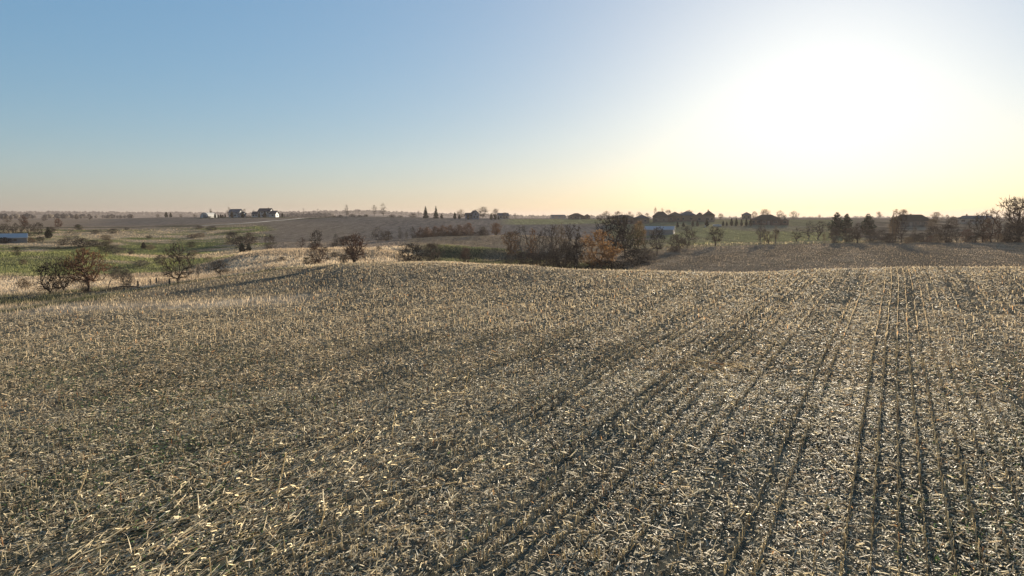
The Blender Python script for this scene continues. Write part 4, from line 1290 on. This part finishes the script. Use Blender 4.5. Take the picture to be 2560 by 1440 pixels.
# ------------------------------------------------------------------ buildings
M_WHITE = mat_plain('white_siding', (.30, .295, .285), .7, .3, .08, .6)
M_CREAM = mat_plain('cream_siding', (.24, .22, .19), .7, .3, .08, .6)
M_BLUEGREY = mat_plain('blue_grey_siding', (.11, .13, .165), .7, .3, .1, .6)
M_BRICK = mat_plain('brown_brick_wall', (.10, .072, .056), .85, .2, .15, 1.5)
M_TANWALL = mat_plain('tan_siding', (.13, .11, .085), .8, .2, .1, .6)
M_STEEL = mat_plain('galvanised_steel', (.36, .355, .355), .6, .3, .1, .5)
M_STEELWALL = mat_plain('pale_steel_wall', (.15, .152, .15), .6, .4, .1, .5)
M_ROOF_DARK = mat_plain('dark_shingles', (.050, .055, .062), 1.0, .0, .2, 2.0)
M_ROOF_BROWN = mat_plain('brown_shingles', (.075, .060, .048), 1.0, .0, .2, 2.0)
M_ROOF_GREY = mat_plain('grey_shingles', (.09, .095, .105), 1.0, .0, .2, 2.0)
M_PANE = mat_plain('window_glass', (.03, .035, .042), .12, .6, .1, .4)
M_TRIM = mat_plain('white_trim', (.20, .195, .185), .6, .3, .05, 1.0)
M_DOOR = mat_plain('door_paint', (.22, .17, .13), .6, .3, .1, 1.0)
M_POST = mat_plain('weathered_wood', (.085, .070, .055), .9, .1, .3, 8.0)
M_WIRE = mat_plain('gate_wire', (.10, .095, .09), .6, .4, .1, 8.0)
M_GRAVEL = mat_plain('gravel', (.30, .27, .23), .95, .1, .15, .8)

BOXF = np.array([[0, 3, 2, 1], [4, 5, 6, 7], [0, 1, 5, 4], [1, 2, 6, 5], [2, 3, 7, 6], [3, 0, 4, 7]])


def hexa(corners):
    return np.array(corners, float), BOXF


def box_v(x0, x1, y0, y1, z0, z1):
    return hexa([(x0, y0, z0), (x1, y0, z0), (x1, y1, z0), (x0, y1, z0), (x0, y0, z1), (x1, y0, z1), (x1, y1, z1), (x0, y1, z1)])


def mesh_join(parts):
    V, F, o = [], [], 0
    tri = []
    for v, f in parts:
        f = np.asarray(f)
        (F if f.shape[1] == 4 else tri).append(f + o)
        V.append(v); o += len(v)
    fl = []
    if F: fl.append(np.concatenate(F))
    if tri: fl.append(np.concatenate(tri))
    return np.concatenate(V), fl


def walls_and_roof(root, vol, wall_m, roof_m):
    x0, x1, y0, y1, h, rh = vol['x0'], vol['x1'], vol['y0'], vol['y1'], vol['h'], vol['rh']
    z0 = -1.2
    ov = vol.get('ov', .45)
    kind = vol.get('roof', 'gable')
    t = .22
    parts = [box_v(x0, x1, y0, y1, z0, h)]
    if kind == 'gable_x':            # ridge along x
        ym = (y0 + y1) / 2
        for xx in (x0, x1):
            e = .14 * (1 if xx == x0 else -1)
            v = np.array([(xx, y0, h), (xx, y1, h), (xx, ym, h + rh), (xx + e, y0, h), (xx + e, y1, h), (xx + e, ym, h + rh)])
            parts.append((v, np.array([[0, 1, 4, 3], [1, 2, 5, 4], [2, 0, 3, 5]])))
            parts.append((v, np.array([[0, 2, 1], [3, 4, 5]])))
    elif kind == 'gable_y':
        xm = (x0 + x1) / 2
        for yy in (y0, y1):
            e = .14 * (1 if yy == y0 else -1)
            v = np.array([(x0, yy, h), (x1, yy, h), (xm, yy, h + rh), (x0, yy + e, h), (x1, yy + e, h), (xm, yy + e, h + rh)])
            parts.append((v, np.array([[0, 1, 4, 3], [1, 2, 5, 4], [2, 0, 3, 5]])))
            parts.append((v, np.array([[0, 2, 1], [3, 4, 5]])))
    v, f = mesh_join(parts)
    wall = link_mesh('wall', v, f, wall_m, root)
    rp = []
    if kind == 'gable_x':
        ym = (y0 + y1) / 2; k = rh / (ym - y0)
        for s_, ye in ((-1, y0 - ov), (1, y1 + ov)):
            ze = h - ov * k
            rp.append(hexa([(x0 - ov, ye, ze), (x1 + ov, ye, ze), (x1 + ov, ym, h + rh), (x0 - ov, ym, h + rh),
                            (x0 - ov, ye, ze + t), (x1 + ov, ye, ze + t), (x1 + ov, ym, h + rh + t), (x0 - ov, ym, h + rh + t)]))
    elif kind == 'gable_y':
        xm = (x0 + x1) / 2; k = rh / (xm - x0)
        for xe in (x0 - ov, x1 + ov):
            ze = h - ov * k
            rp.append(hexa([(xe, y0 - ov, ze), (xm, y0 - ov, h + rh), (xm, y1 + ov, h + rh), (xe, y1 + ov, ze),
                            (xe, y0 - ov, ze + t), (xm, y0 - ov, h + rh + t), (xm, y1 + ov, h + rh + t), (xe, y1 + ov, ze + t)]))
    else:                            # hip
        a0, a1, b0, b1 = x0 - ov, x1 + ov, y0 - ov, y1 + ov
        ins = vol.get('ins', min((b1 - b0) / 2, (a1 - a0) / 2 - .3))
        ym = (b0 + b1) / 2
        w_ = vol.get('ridge_w', .15)
        V = np.array([(a0, b0, h), (a1, b0, h), (a1, b1, h), (a0, b1, h), (a0 + ins, ym - w_, h + rh), (a1 - ins, ym - w_, h + rh), (a1 - ins, ym + w_, h + rh), (a0 + ins, ym + w_, h + rh)])
        rp.append((V, BOXF))
        Vf = box_v(a0, a1, b0, b1, h - .18, h - .004)
        rp.append(Vf)
    v, f = mesh_join(rp)
    roof = link_mesh('roof', v, f, roof_m, root)
    return wall, roof


def window(root, face, a, z, w, h, vol, nm='window'):
    """face: 'front' (towards the camera), 'right' or 'left' wall of a volume."""
    d = .05
    if face == 'front':
        y = vol['y0']
        fr = box_v(a - w / 2 - .08, a + w / 2 + .08, y - d, y - .003, z - .08, z + h + .08)
        pn = box_v(a - w / 2, a + w / 2, y - d - .03, y - d - .002, z, z + h)
    else:
        s_ = 1 if face == 'right' else -1
        x = vol['x1'] if s_ > 0 else vol['x0']
        xa, xb = sorted((x + s_ * .003, x + s_ * d)); xc, xd = sorted((x + s_ * (d + .002), x + s_ * (d + .03)))
        fr = box_v(xa, xb, a - w / 2 - .08, a + w / 2 + .08, z - .08, z + h + .08)
        pn = box_v(xc, xd, a - w / 2, a + w / 2, z, z + h)
    o = link_mesh(nm, fr[0], fr[1], M_TRIM, root)
    link_mesh('pane' if nm == 'window' else 'leaf', pn[0], pn[1], M_PANE if nm == 'window' else M_DOOR, o)


def building(name, label, px, r, row, theta, vols, wall_m, roof_m, wins=(), doors=(), chimney=None, cat='house', lift=0.0):
    az = azimuth(px, row)
    X, Y = r * math.sin(az), r * math.cos(az)
    root = empty(name, (X, Y, gz(X, Y) + lift), -az - math.radians(theta))
    roofs = []
    for i, v in enumerate(vols):
        wm = v.get('wall', wall_m); rm = v.get('rm', roof_m)
        w, rf = walls_and_roof(root, v, wm, rm)
        roofs.append(rf)
    for (vi, face, a, z, w, h) in wins:
        window(root, face, a, z, w, h, vols[vi])
    for (vi, face, a, z, w, h) in doors:
        window(root, face, a, z, w, h, vols[vi], 'door')
    if chimney:
        x, y, z0, z1 = chimney
        c = box_v(x - .4, x + .4, y - .35, y + .35, z0, z1)
        link_mesh('chimney', c[0], c[1], M_BRICK, roofs[0])
    tag(root, label, cat)
    return root


def V_(x0, x1, y0, y1, h, rh, roof='gable_x', **k):
    return dict(x0=x0, x1=x1, y0=y0, y1=y1, h=h, rh=rh, roof=roof, **k)


building('farmhouse', 'white two-storey house between two dark cedars, lit gable facing right', 592, 632, 545, 28,
         [V_(-5.2, 4.2, -3.6, 3.6, 4.2, 2.6), V_(-1.0, 4.0, -5.6, -3.59, 2.7, 1.2, 'gable_y'), V_(4.19, 7.2, -2.6, 2.6, 2.8, 1.5)], M_WHITE, M_ROOF_GREY,
         wins=[(0, 'front', -4.0, .9, 1, 1.3), (0, 'front', -2.4, .9, 1, 1.3), (0, 'front', -3.2, 2.8, 1, 1.1), (1, 'front', 1.5, .9, 1.6, 1.3), (2, 'right', 0, .9, 1.2, 1.3), (0, 'right', 0, 4.4, 1, 1.2)])
building('farmhouse', 'larger white house with a dark roof and two lower wings on the hill', 662, 632, 545, 24,
         [V_(-4.2, 6.2, -3.8, 3.8, 4.9, 2.5), V_(-10.2, -4.21, -3.2, 3.2, 2.8, 1.9), V_(6.21, 11.6, -4.4, 2.4, 3.0, 2.3)], M_WHITE, M_ROOF_DARK,
         wins=[(0, 'front', -3, .9, 1.1, 1.3), (0, 'front', -.6, .9, 1.1, 1.3), (0, 'front', 2, .9, 1.1, 1.3), (0, 'front', -3, 3.2, 1.1, 1.2), (0, 'front', -.6, 3.2, 1.1, 1.2), (0, 'front', 2, 3.2, 1.1, 1.2), (0, 'front', 4.6, 3.2, 1.1, 1.2), (1, 'front', -8.6, .9, 1.2, 1.2), (1, 'front', -6.2, .9, 1.2, 1.2), (2, 'right', -1.0, .9, 1.3, 1.4), (2, 'front', 9.0, .9, 1.3, 1.3)],
         doors=[(0, 'front', 4.6, .05, 1.0, 2.1)], chimney=(3.6, 0, 6.4, 8.2))


def arched_barn(px, r, row):
    az = azimuth(px, row)
    X, Y = r * math.sin(az), r * math.cos(az)
    root = empty('arched_barn', (X, Y, gz(X, Y)), -az - math.radians(38))
    n = 14
    R, L = 4.1, 11.0
    V, F = [], []
    for (rr, zz0) in ((R, -.6), (R - .12, -.6)):
        for yy in (-L / 2, L / 2):
            for i in range(n + 1):
                a = math.pi * i / n
                V.append((-math.cos(a) * rr, yy, max(zz0, math.sin(a) * rr * 1.02) if 0 < i < n else zz0))
    m = n + 1
    for i in range(n):
        F += [(i, i + 1, m + i + 1, m + i), (2 * m + i, 3 * m + i, 3 * m + i + 1, 2 * m + i + 1), (i, 2 * m + i, 2 * m + i + 1, i + 1), (m + i, m + i + 1, 3 * m + i + 1, 3 * m + i)]
    link_mesh('roof', np.array(V), np.array(F), M_WHITE, root, smooth=False)
    for s_ in (-1, 1):
        V = [(-math.cos(math.pi * i / n) * (R - .13), s_ * (L / 2 - .25), max(-.6, math.sin(math.pi * i / n) * (R - .13) * 1.02) if 0 < i < n else -.6) for i in range(n + 1)]
        c = len(V); V.append((0, s_ * (L / 2 - .25), 0))
        F = [(c, i, i + 1) for i in range(n)]
        link_mesh('end_wall', np.array(V), np.array(F), M_STEEL, root)
    d = box_v(-1.5, 1.5, -L / 2 + .12, -L / 2 + .24, -.1, 2.6)
    link_mesh('door', d[0], d[1], M_STEELWALL, root)
    tag(root, 'white arched barn with a grey rounded end wall left of the farmhouses', 'barn')


arched_barn(522, 628, 545)
building('metal_shed', 'low shed with a pale blue metal roof at the left frame edge', 26, 322, 596, 2,
         [V_(-6.6, 5.2, -2.6, 2.6, 1.9, 1.35, 'gable_x', ov=.3)], M_STEELWALL, M_STEEL, wins=[(0, 'front', 1.5, .7, 1.0, .7)], doors=[(0, 'front', -2.0, 0, 1.4, 1.7)], cat='shed')
building('metal_shed', 'long metal shed with a pale blue roof behind the creek trees', 1650, 352, 562, 8,
         [V_(-7.2, 7.0, -3.2, 3.2, 2.5, 1.5, 'gable_x', ov=.3)], M_STEELWALL, M_STEEL, wins=[(0, 'right', 1.2, 1.3, 1.0, .8)], doors=[(0, 'right', -1.0, 0, 1.6, 2.1), (0, 'front', -3.5, 0, 2.6, 2.2)], cat='shed')
building('gable_house', 'blue-grey gabled house half hidden by the largest bare tree', 1186, 548, 547, -14,
         [V_(-2.6, 2.8, -4.4, 4.4, 4.0, 2.6, 'gable_y'), V_(-7.0, -2.61, -2.8, 3.0, 2.8, 1.9)], M_BLUEGREY, M_ROOF_DARK,
         wins=[(0, 'front', -1.2, .9, 1.2, 1.4), (0, 'front', 1.3, .9, 1.2, 1.4), (0, 'front', 0, 3.2, 1.2, 1.3), (1, 'front', -5.6, .9, 1.2, 1.2)], doors=[(1, 'front', -3.6, 0, 1, 2.1)])
building('small_house', 'pale bluish house behind the right-hand bare trees of the grove', 1257, 575, 546, -16,
         [V_(-4.4, 4.4, -3.2, 3.2, 2.7, 2.0)], M_CREAM, M_ROOF_GREY, wins=[(0, 'front', -2.6, .9, 1.2, 1.2), (0, 'front', 2.4, .9, 1.2, 1.2)], doors=[(0, 'front', 0, 0, 1, 2.1)])
building('machine_shed', 'long low grey shed on the skyline right of centre', 1395, 790, 545, -12,
         [V_(-8.0, 8.0, -5, 5, 3.2, 1.4, 'gable_x', ov=.3)], M_STEELWALL, M_ROOF_GREY, doors=[(0, 'front', -3, 0, 4, 3), (0, 'front', 3.5, 0, 4, 3)], cat='shed')
building('ranch_house', 'dark low house with two hipped roofs right of the long grey shed', 1448, 560, 547, 0,
         [V_(-8.8, 4.0, -5, 5, 2.6, 2.3, 'hip'), V_(4.01, 8.8, -4, 4, 2.5, 1.6, 'hip')], M_BRICK, M_ROOF_BROWN,
         wins=[(0, 'front', -6.5, .9, 1.8, 1.2), (0, 'front', -3, .9, 1.8, 1.2), (1, 'front', 6.4, .9, 1.4, 1.2)], doors=[(0, 'front', .6, 0, 1.1, 2.1)])
building('village_house', 'long hip-roofed house behind the two big creek trees', 1558, 455, 553, 3, [V_(-7.6, 7.6, -5, 5, 3.6, 2.3, 'hip')], M_BRICK, M_ROOF_BROWN,
         wins=[(0, 'front', -5, 1, 1.8, 1.3), (0, 'front', -1, 1, 1.8, 1.3), (0, 'front', 4, 1, 1.8, 1.3)])
building('village_house', 'small hip-roofed house left of the village tree clump', 1604, 458, 552, -4, [V_(-4.6, 4.6, -4.4, 4.4, 3.4, 2.2, 'hip')], M_TANWALL, M_ROOF_DARK, wins=[(0, 'front', -2, 1, 1.6, 1.3), (0, 'front', 2, 1, 1.6, 1.3)])
building('village_house', 'high-peaked house below the tallest village tree', 1651, 470, 551, 0, [V_(-5.0, 5.0, -5, 5, 3.8, 3.2, 'hip', ins=3.6)], M_TANWALL, M_ROOF_BROWN, wins=[(0, 'front', -2.5, 1, 1.6, 1.3), (0, 'front', 2.2, 1, 1.6, 1.3)])
building('village_house', 'hip-roofed house right of the high-peaked one', 1687, 476, 551, 0, [V_(-5.2, 5.0, -5, 5, 3.8, 2.7, 'hip')], M_BRICK, M_ROOF_BROWN, wins=[(0, 'front', -2.5, 1, 1.6, 1.3), (0, 'front', 2.2, 1, 1.6, 1.3)])
building('village_house', 'broad grey-roofed house in the middle of the village skyline', 1718, 482, 550, 0, [V_(-6.2, 6.0, -5, 5, 4.0, 2.6, 'hip')], M_TANWALL, M_ROOF_GREY, wins=[(0, 'front', -3, 1, 1.8, 1.3), (0, 'front', 2.6, 1, 1.8, 1.3)])
building('village_house', 'house with a chimney and stepped roofline above the broad dark conifer', 1765, 470, 551, 0,
         [V_(-2.2, 5.4, -5, 5, 4.2, 2.8, 'hip'), V_(-6.4, -2.21, -4, 4, 4.0, 1.9, 'hip')], M_TANWALL, M_ROOF_BROWN, wins=[(0, 'front', 1, 1, 1.8, 1.3), (0, 'front', 3.6, 1, 1.4, 1.3), (1, 'front', -4.2, 1, 1.6, 1.3)], chimney=(1.2, 0, 6.0, 7.9))
building('ranch_house', 'wide hip-roofed brown house at the end of the conifer row', 1921, 432, 556, 4,
         [V_(-9.6, 7.4, -6, 6, 2.7, 3.2, 'hip'), V_(2.0, 6.6, -8.4, -6.01, 2.5, 1.3, 'hip', ins=1.3), V_(7.41, 11.0, -4, 4, 2.6, .7, 'hip')], M_BRICK, M_ROOF_BROWN,
         wins=[(0, 'front', -8, .9, 1.8, 1.3), (0, 'front', -5, .9, 1.8, 1.3), (0, 'front', -2, .9, 1.8, 1.3), (1, 'front', 4.3, .9, 2.0, 1.2), (2, 'front', 9.2, .8, 1.8, 1.2)], doors=[(0, 'front', .6, 0, 1.1, 2.1)])
building('village_house', 'far small house left above the hip-roofed brown house', 1866, 560, 548, 0, [V_(-3.6, 3.6, -4, 4, 3.4, 1.9, 'hip')], M_TANWALL, M_ROOF_GREY, wins=[(0, 'front', -1.5, 1, 1.4, 1.2), (0, 'front', 1.6, 1, 1.4, 1.2)])
building('ranch_house', 'large house with a long flat-ridged hip roof behind the thick-trunked tree', 2279, 430, 553, 2,
         [V_(-9.8, 9.2, -6.5, 6.5, 3.2, 3.2, 'hip', ins=5.2)], M_TANWALL, M_ROOF_BROWN,
         wins=[(0, 'front', -7, 1, 1.8, 1.4), (0, 'front', -3.5, 1, 1.8, 1.4), (0, 'front', 3, 1, 2.2, 1.4), (0, 'front', 6.8, 1, 1.8, 1.4)], doors=[(0, 'front', 0, 0, 1.1, 2.1)], chimney=(-.6, 0, 5.6, 6.8))
building('ranch_house', 'low long house on the skyline behind the tall right-hand cluster', 2440, 470, 553, 0,
         [V_(-8.6, 8.6, -5, 5, 2.7, 1.7, 'hip', ins=2.6)], M_CREAM, M_ROOF_GREY,
         wins=[(0, 'front', -6, .9, 1.8, 1.2), (0, 'front', -2, .9, 1.8, 1.2), (0, 'front', 5, .9, 1.8, 1.2)], doors=[(0, 'front', 1.6, 0, 1.1, 2.1)], chimney=(-4.6, 0, 3.6, 5.2))

# small things on the lawns
az = azimuth(1763, 563); X, Y = 395 * math.sin(az), 395 * math.cos(az)
rt = empty('marker_box', (X, Y, gz(X, Y)), -az)
v, f = box_v(-.28, .28, -.2, .2, -.1, 1.05); link_mesh('cabinet', v, f, M_WHITE, rt)
v, f = box_v(-.33, .33, -.25, .25, 1.052, 1.12); link_mesh('lid', v, f, M_WHITE, rt)
tag(rt, 'small upright white box on the lawn below the broad dark conifer', 'box')
az = azimuth(1793, 557); X, Y = 405 * math.sin(az), 405 * math.cos(az)
rt = empty('lawn_pool', (X, Y, gz(X, Y)), -az)
n = 20
ring = np.array([(math.cos(TAU * i / n) * 2.4, math.sin(TAU * i / n) * 1.9) for i in range(n)])
V = np.concatenate([np.c_[ring, np.full(n, -.2)], np.c_[ring, np.full(n, .95)], np.c_[ring * .94, np.full(n, .95)], np.c_[ring * .94, np.full(n, -.2)]])
F = np.array([(a + k * n, a + (k * n) - a + (a + 1) % n, (k + 1) % 4 * n + (a + 1) % n, (k + 1) % 4 * n + a) for k in range(3) for a in range(n)])
link_mesh('side_wall', V, F, M_STEEL, rt)
V = np.concatenate([np.c_[ring * .935, np.full(n, .85)], [[0, 0, 1.15]]])
link_mesh('cover', V, np.array([(a, (a + 1) % n, n) for a in range(n)]), M_ROOF_GREY, rt)
tag(rt, 'low rounded bluish structure on the lawn between the broad conifer and the conifer row', 'pool')

# ------------------------------------------------------------------ road, poles, fence
pts = [(500, 452), (560, 458), (610, 468), (660, 489), (720, 520), (760, 548), (800, 590)]
xy = np.array([(d * math.sin(azimuth(p, 555)), d * math.cos(azimuth(p, 555))) for p, d in pts])
tt = np.linspace(0, len(xy) - 1, 80)
cx = np.interp(tt, np.arange(len(xy)), xy[:, 0]); cy = np.interp(tt, np.arange(len(xy)), xy[:, 1])
tx, ty = np.gradient(cx), np.gradient(cy); ln_ = np.hypot(tx, ty)
nx, ny = -ty / ln_, tx / ln_
cols_ = []
for q in (-2.6, -1.2, 0, 1.2, 2.6):
    X_, Y_ = cx + nx * q, cy + ny * q
    cols_.append(np.stack([X_, Y_, ground(X_, Y_) + .12 + .05 * (1 - abs(q) / 2.6)], 1))
V = np.concatenate(cols_); m = len(cx)
F = np.array([(k * m + i, k * m + i + 1, (k + 1) * m + i + 1, (k + 1) * m + i) for k in range(4) for i in range(m - 1)])
tag(link_mesh('gravel_road', V, F, M_GRAVEL, smooth=True), kind='structure')


def pole(px, r, h, label):
    az = azimuth(px, 545); X, Y = r * math.sin(az), r * math.cos(az)
    root = empty('utility_pole', (X, Y, gz(X, Y) - .3), -az + .5)
    v, f, _ = prisms(np.array([[0, 0, 0.0]]), np.array([[0, 0, h]]), np.array([.19]), np.array([.13]), 8)
    link_mesh('shaft', v, f, M_POST, root, smooth=True)
    v, f = box_v(-1.2, 1.2, -.07, .07, h - .9, h - .72)
    arm = link_mesh('crossarm', v, f, M_POST, root)
    for xx in (-1.05, 0.45, 1.05):
        v, f = box_v(xx - .06, xx + .06, -.06, .06, h - .718, h - .5)
        link_mesh('insulator', v, f, M_STEEL, arm)
    tag(root, label, 'utility pole', 'utility poles along the far road')


pole(759, 640, 8.5, 'first utility pole right of the farmhouses')
pole(795, 650, 8.5, 'second utility pole right of the farmhouses')
pole(898, 640, 8.0, 'utility pole between the lone crest tree and the leaning pair')
pole(1005, 640, 7.5, 'utility pole right of the leaning crest trees')
pole(1047, 640, 7.5, 'utility pole just left of the skyline spruces')
pole(145, 470, 6.5, 'utility pole at the reddish tree on the far left fence line')


def post(px, row, r, h, w, label, lean=0.0):
    az = azimuth(px, row); X, Y = r * math.sin(az), r * math.cos(az)
    n = 8
    prof = [(-.4, 1.0), (.0, 1.0), (h * .5, .94), (h - .04, .9), (h, .72)]
    V = [(math.cos(TAU * j / n) * w * k, math.sin(TAU * j / n) * w * k, z) for z, k in prof for j in range(n)]
    F = [(i * n + j, i * n + (j + 1) % n, (i + 1) * n + (j + 1) % n, (i + 1) * n + j) for i in range(len(prof) - 1) for j in range(n)]
    V.append((0, 0, h + .01)); c = len(V) - 1; o = (len(prof) - 1) * n
    o_ = link_mesh('fence_post', np.array(V), [np.array(F), np.array([(o + j, o + (j + 1) % n, c) for j in range(n)])], M_POST)
    o_.location = (X, Y, gz(X, Y)); o_.rotation_euler = (0, lean, az)
    tag(o_, label, 'fence post', 'fence posts along the field edge')
    return o_


post(344, 705, 131.5, 1.05, .14, 'thick dark fence post, leftmost of the row left of the gate', .06)
post(357, 704, 132, .6, .06, 'short thin fence stake second in the row', .1)
post(376, 702, 133, 1.15, .07, 'thin fence post third in the row left of the gate')
post(391, 700, 133.5, 1.2, .15, 'thick dark fence post, fourth of the row')
post(397, 699, 134, 1.1, .08, 'thin post at the left end of the wire gate')
post(424, 706, 132, 1.0, .15, 'thick dark post at the right end of the wire gate')
post(860, 655, 148, 1.3, .08, 'thin post under the small shrub left of the vase-shaped tree')
post(933, 654, 149, .9, .12, 'short dark post standing right of the vase-shaped tree')
a0 = azimuth(399, 700); a1 = azimuth(422, 705)
A = Vector((133.7 * math.sin(a0), 133.7 * math.cos(a0), 0)); B = Vector((132.2 * math.sin(a1), 132.2 * math.cos(a1), 0))
gate = empty('wire_gate', (A.x, A.y, gz(A.x, A.y)), math.atan2(B.y - A.y, B.x - A.x))
gl = (B - A).length; dz = gz(B.x, B.y) - gz(A.x, A.y)
for i in range(6):
    z = .22 + i * .155
    v, f, _ = prisms(np.array([[.05, 0, z]]), np.array([[gl - .05, 0, z + dz]]), np.array([.018]), np.array([.018]), 5)
    link_mesh('rail', v, f, M_WIRE, gate)
for q in (0, .25, .5, .75, 1):
    v, f, _ = prisms(np.array([[.05 + q * (gl - .1), 0, .18 + dz * q]]), np.array([[.05 + q * (gl - .1), 0, 1.03 + dz * q]]), np.array([.02]), np.array([.02]), 5)
    link_mesh('upright', v, f, M_WIRE, gate)
tag(gate, 'wire panel gate between two posts left of the many-stemmed tree', 'gate')

# fallen branch on the verge
az = azimuth(308, 712); X, Y = 127 * math.sin(az), 127 * math.cos(az)
rg = np.random.default_rng(4)
P0s, P1s, R0, R1 = [], [], [], []
def limb(p, d, L, r, l):
    for i in range(4):
        d = d + rg.normal(0, .16, 3); d[2] *= .6; d = d / np.linalg.norm(d)
        q = p + d * L / 4; q[2] = max(q[2], .1)
        P0s.append(p); P1s.append(q); R0.append(r * (1 - i * .15)); R1.append(r * (1 - (i + 1) * .15)); p = q
        if l < 3 and i > 0:
            limb(p.copy(), d + rg.normal(0, .7, 3) * np.array([1, 1, .6]) + np.array([0, 0, .15]), L * .5, r * .55, l + 1)
limb(np.array([2.4, 0, .3]), np.array([-1.0, .1, 0.05]), 4.6, .13, 0)
v, f, _ = prisms(np.array(P0s), np.array(P1s), np.array(R0), np.array(R1), 5)
o = link_mesh('fallen_branch', v, f, M_BARK)
o.location = (X, Y, gz(X, Y)); o.rotation_euler = (0, 0, -az)
tag(o, 'dark fallen branch lying on the grass verge left of the fence posts', 'branch')

# ------------------------------------------------------------------ distant woods
ico = np.array([(0, 0, 1), (.89, 0, .45), (.28, .85, .45), (-.72, .53, .45), (-.72, -.53, .45), (.28, -.85, .45), (.72, .53, -.45), (-.28, .85, -.45), (-.89, 0, -.45), (-.28, -.85, -.45), (.72, -.53, -.45), (0, 0, -1)])
icf = np.array([(0, 1, 2), (0, 2, 3), (0, 3, 4), (0, 4, 5), (0, 5, 1), (1, 6, 2), (2, 7, 3), (3, 8, 4), (4, 9, 5), (5, 10, 1), (6, 7, 2), (7, 8, 3), (8, 9, 4), (9, 10, 5), (10, 6, 1), (11, 7, 6), (11, 8, 7), (11, 9, 8), (11, 10, 9), (11, 6, 10)])
cl = []
def woods(n, p0, p1, r0, r1, h0, h1):
    for _ in range(n):
        p = RNG.uniform(p0, p1); d = RNG.uniform(r0, r1); a_ = azimuth(p, 540)
        cl.append((d * math.sin(a_), d * math.cos(a_), RNG.uniform(h0, h1)))
woods(1300, -500, 760, 4200, 5000, 9, 20)
woods(150, 690, 830, 1500, 1750, 8, 15)
woods(700, 700, 1230, 3200, 3800, 9, 19)
woods(500, 1180, 1560, 2600, 3600, 8, 15)
woods(400, 1560, 3000, 3000, 4600, 6, 11)
woods(120, -300, 330, 1400, 2000, 5, 10)
cl = np.array(cl)
zz = ground(cl[:, 0], cl[:, 1])
S = cl[:, 2] * .55
Vw = ico[None] * RNG.uniform(.7, 1.25, (len(cl), 12, 1)) * np.stack([S * RNG.uniform(.8, 1.5, len(cl)), S * RNG.uniform(.8, 1.5, len(cl)), S], 1)[:, None, :]
Vw = Vw + np.stack([cl[:, 0], cl[:, 1], zz + S * .8], 1)[:, None, :]
Fw = (np.arange(len(cl))[:, None, None] * 12 + icf[None]).reshape(-1, 3)
M_WOODS = mat_plain('distant_bare_woods', (.060, .050, .040), .95, .05, .3, .02)
tag(link_mesh('distant_woods', Vw.reshape(-1, 3), Fw, M_WOODS), 'hazy wooded ridge along the far horizon', 'woods', kind='stuff')

# ------------------------------------------------------------------ dry grass and pasture tufts
M_GRASS = mat_tint('meadow_grass', rough=.8, spec=.15, translucent=.35)
VV, FF, CC = [], [], []; off = 0
def tufts(n, r0, r1, half, cond, h0, h1, w, gain):
    x, y, r, a = wedge(n, r0, r1, half)
    c, stub, gr = land(x, y)
    k = (gr > RNG.random(len(x)) * cond) if cond >= 0 else (stub > .5)
    x, y, r, c = x[k], y[k], r[k], c[k]
    m = len(x)
    h = RNG.uniform(h0, h1, m) * (.55 + .9 * noise(x, y, 6, 95, 2))
    an = RNG.uniform(0, TAU, m); lw_ = RNG.uniform(.6, 1.3, m) * w * (r / 160)
    z = ground(x, y)
    sx, sy = np.cos(an) * lw_, np.sin(an) * lw_
    lx, ly = RNG.normal(0, .3, m) * h, RNG.normal(0, .3, m) * h
    V = np.stack([np.stack([x - sx, y - sy, z - .05], 1), np.stack([x + sx, y + sy, z - .05], 1), np.stack([x + lx + sx * .3, y + ly + sy * .3, z + h], 1), np.stack([x + lx - sx * .3, y + ly - sy * .3, z + h * .92], 1)], 1).reshape(-1, 3)
    add(V, np.arange(m)[:, None] * 4 + np.array([[0, 1, 2, 3]]), 4, np.clip(c * gain * RNG.uniform(.6, 1.4, (m, 1)), 0, .6))
tufts(190000, 84, 265, math.radians(45), .8, .15, .55, .05, 1.35)
tufts(70000, 265, 470, math.radians(45), .8, .12, .4, .06, 1.1)
ob = link_mesh('meadow_grass', np.concatenate(VV), np.concatenate(FF), M_GRASS, cols=np.concatenate(CC))
tag(ob, 'dry and green tufts of grass over the meadow and verge', 'grass', kind='stuff')
VV, FF, CC = [], [], []; off = 0
tufts(90000, 128, 300, math.radians(45), -1, .06, .18, .06, 1.25)
ob = link_mesh('far_stubble', np.concatenate(VV), np.concatenate(FF), M_GRASS, cols=np.concatenate(CC))
tag(ob, 'short stubble over the fields beyond the crest', 'stubble', kind='stuff')

# ------------------------------------------------------------------ haze
hz = bpy.data.materials.new('morning_haze'); hz.use_nodes = True
nt = hz.node_tree
for nd in list(nt.nodes): nt.nodes.remove(nd)
ho = nt.nodes.new('ShaderNodeOutputMaterial'); pv = nt.nodes.new('ShaderNodeVolumePrincipled')
pv.inputs['Color'].default_value = (.255, .23, .235, 1)
pv.inputs['Density'].default_value = 0.00014
pv.inputs['Anisotropy'].default_value = 0.3
nt.links.new(pv.outputs[0], ho.inputs['Volume'])
v, f = box_v(-9200, 9200, -2700, 9200, GZ.min() - 1.5, 50)
hzo = link_mesh('haze', v, f, hz)
tag(hzo, 'pale morning haze hanging over the whole valley', 'haze', kind='stuff')
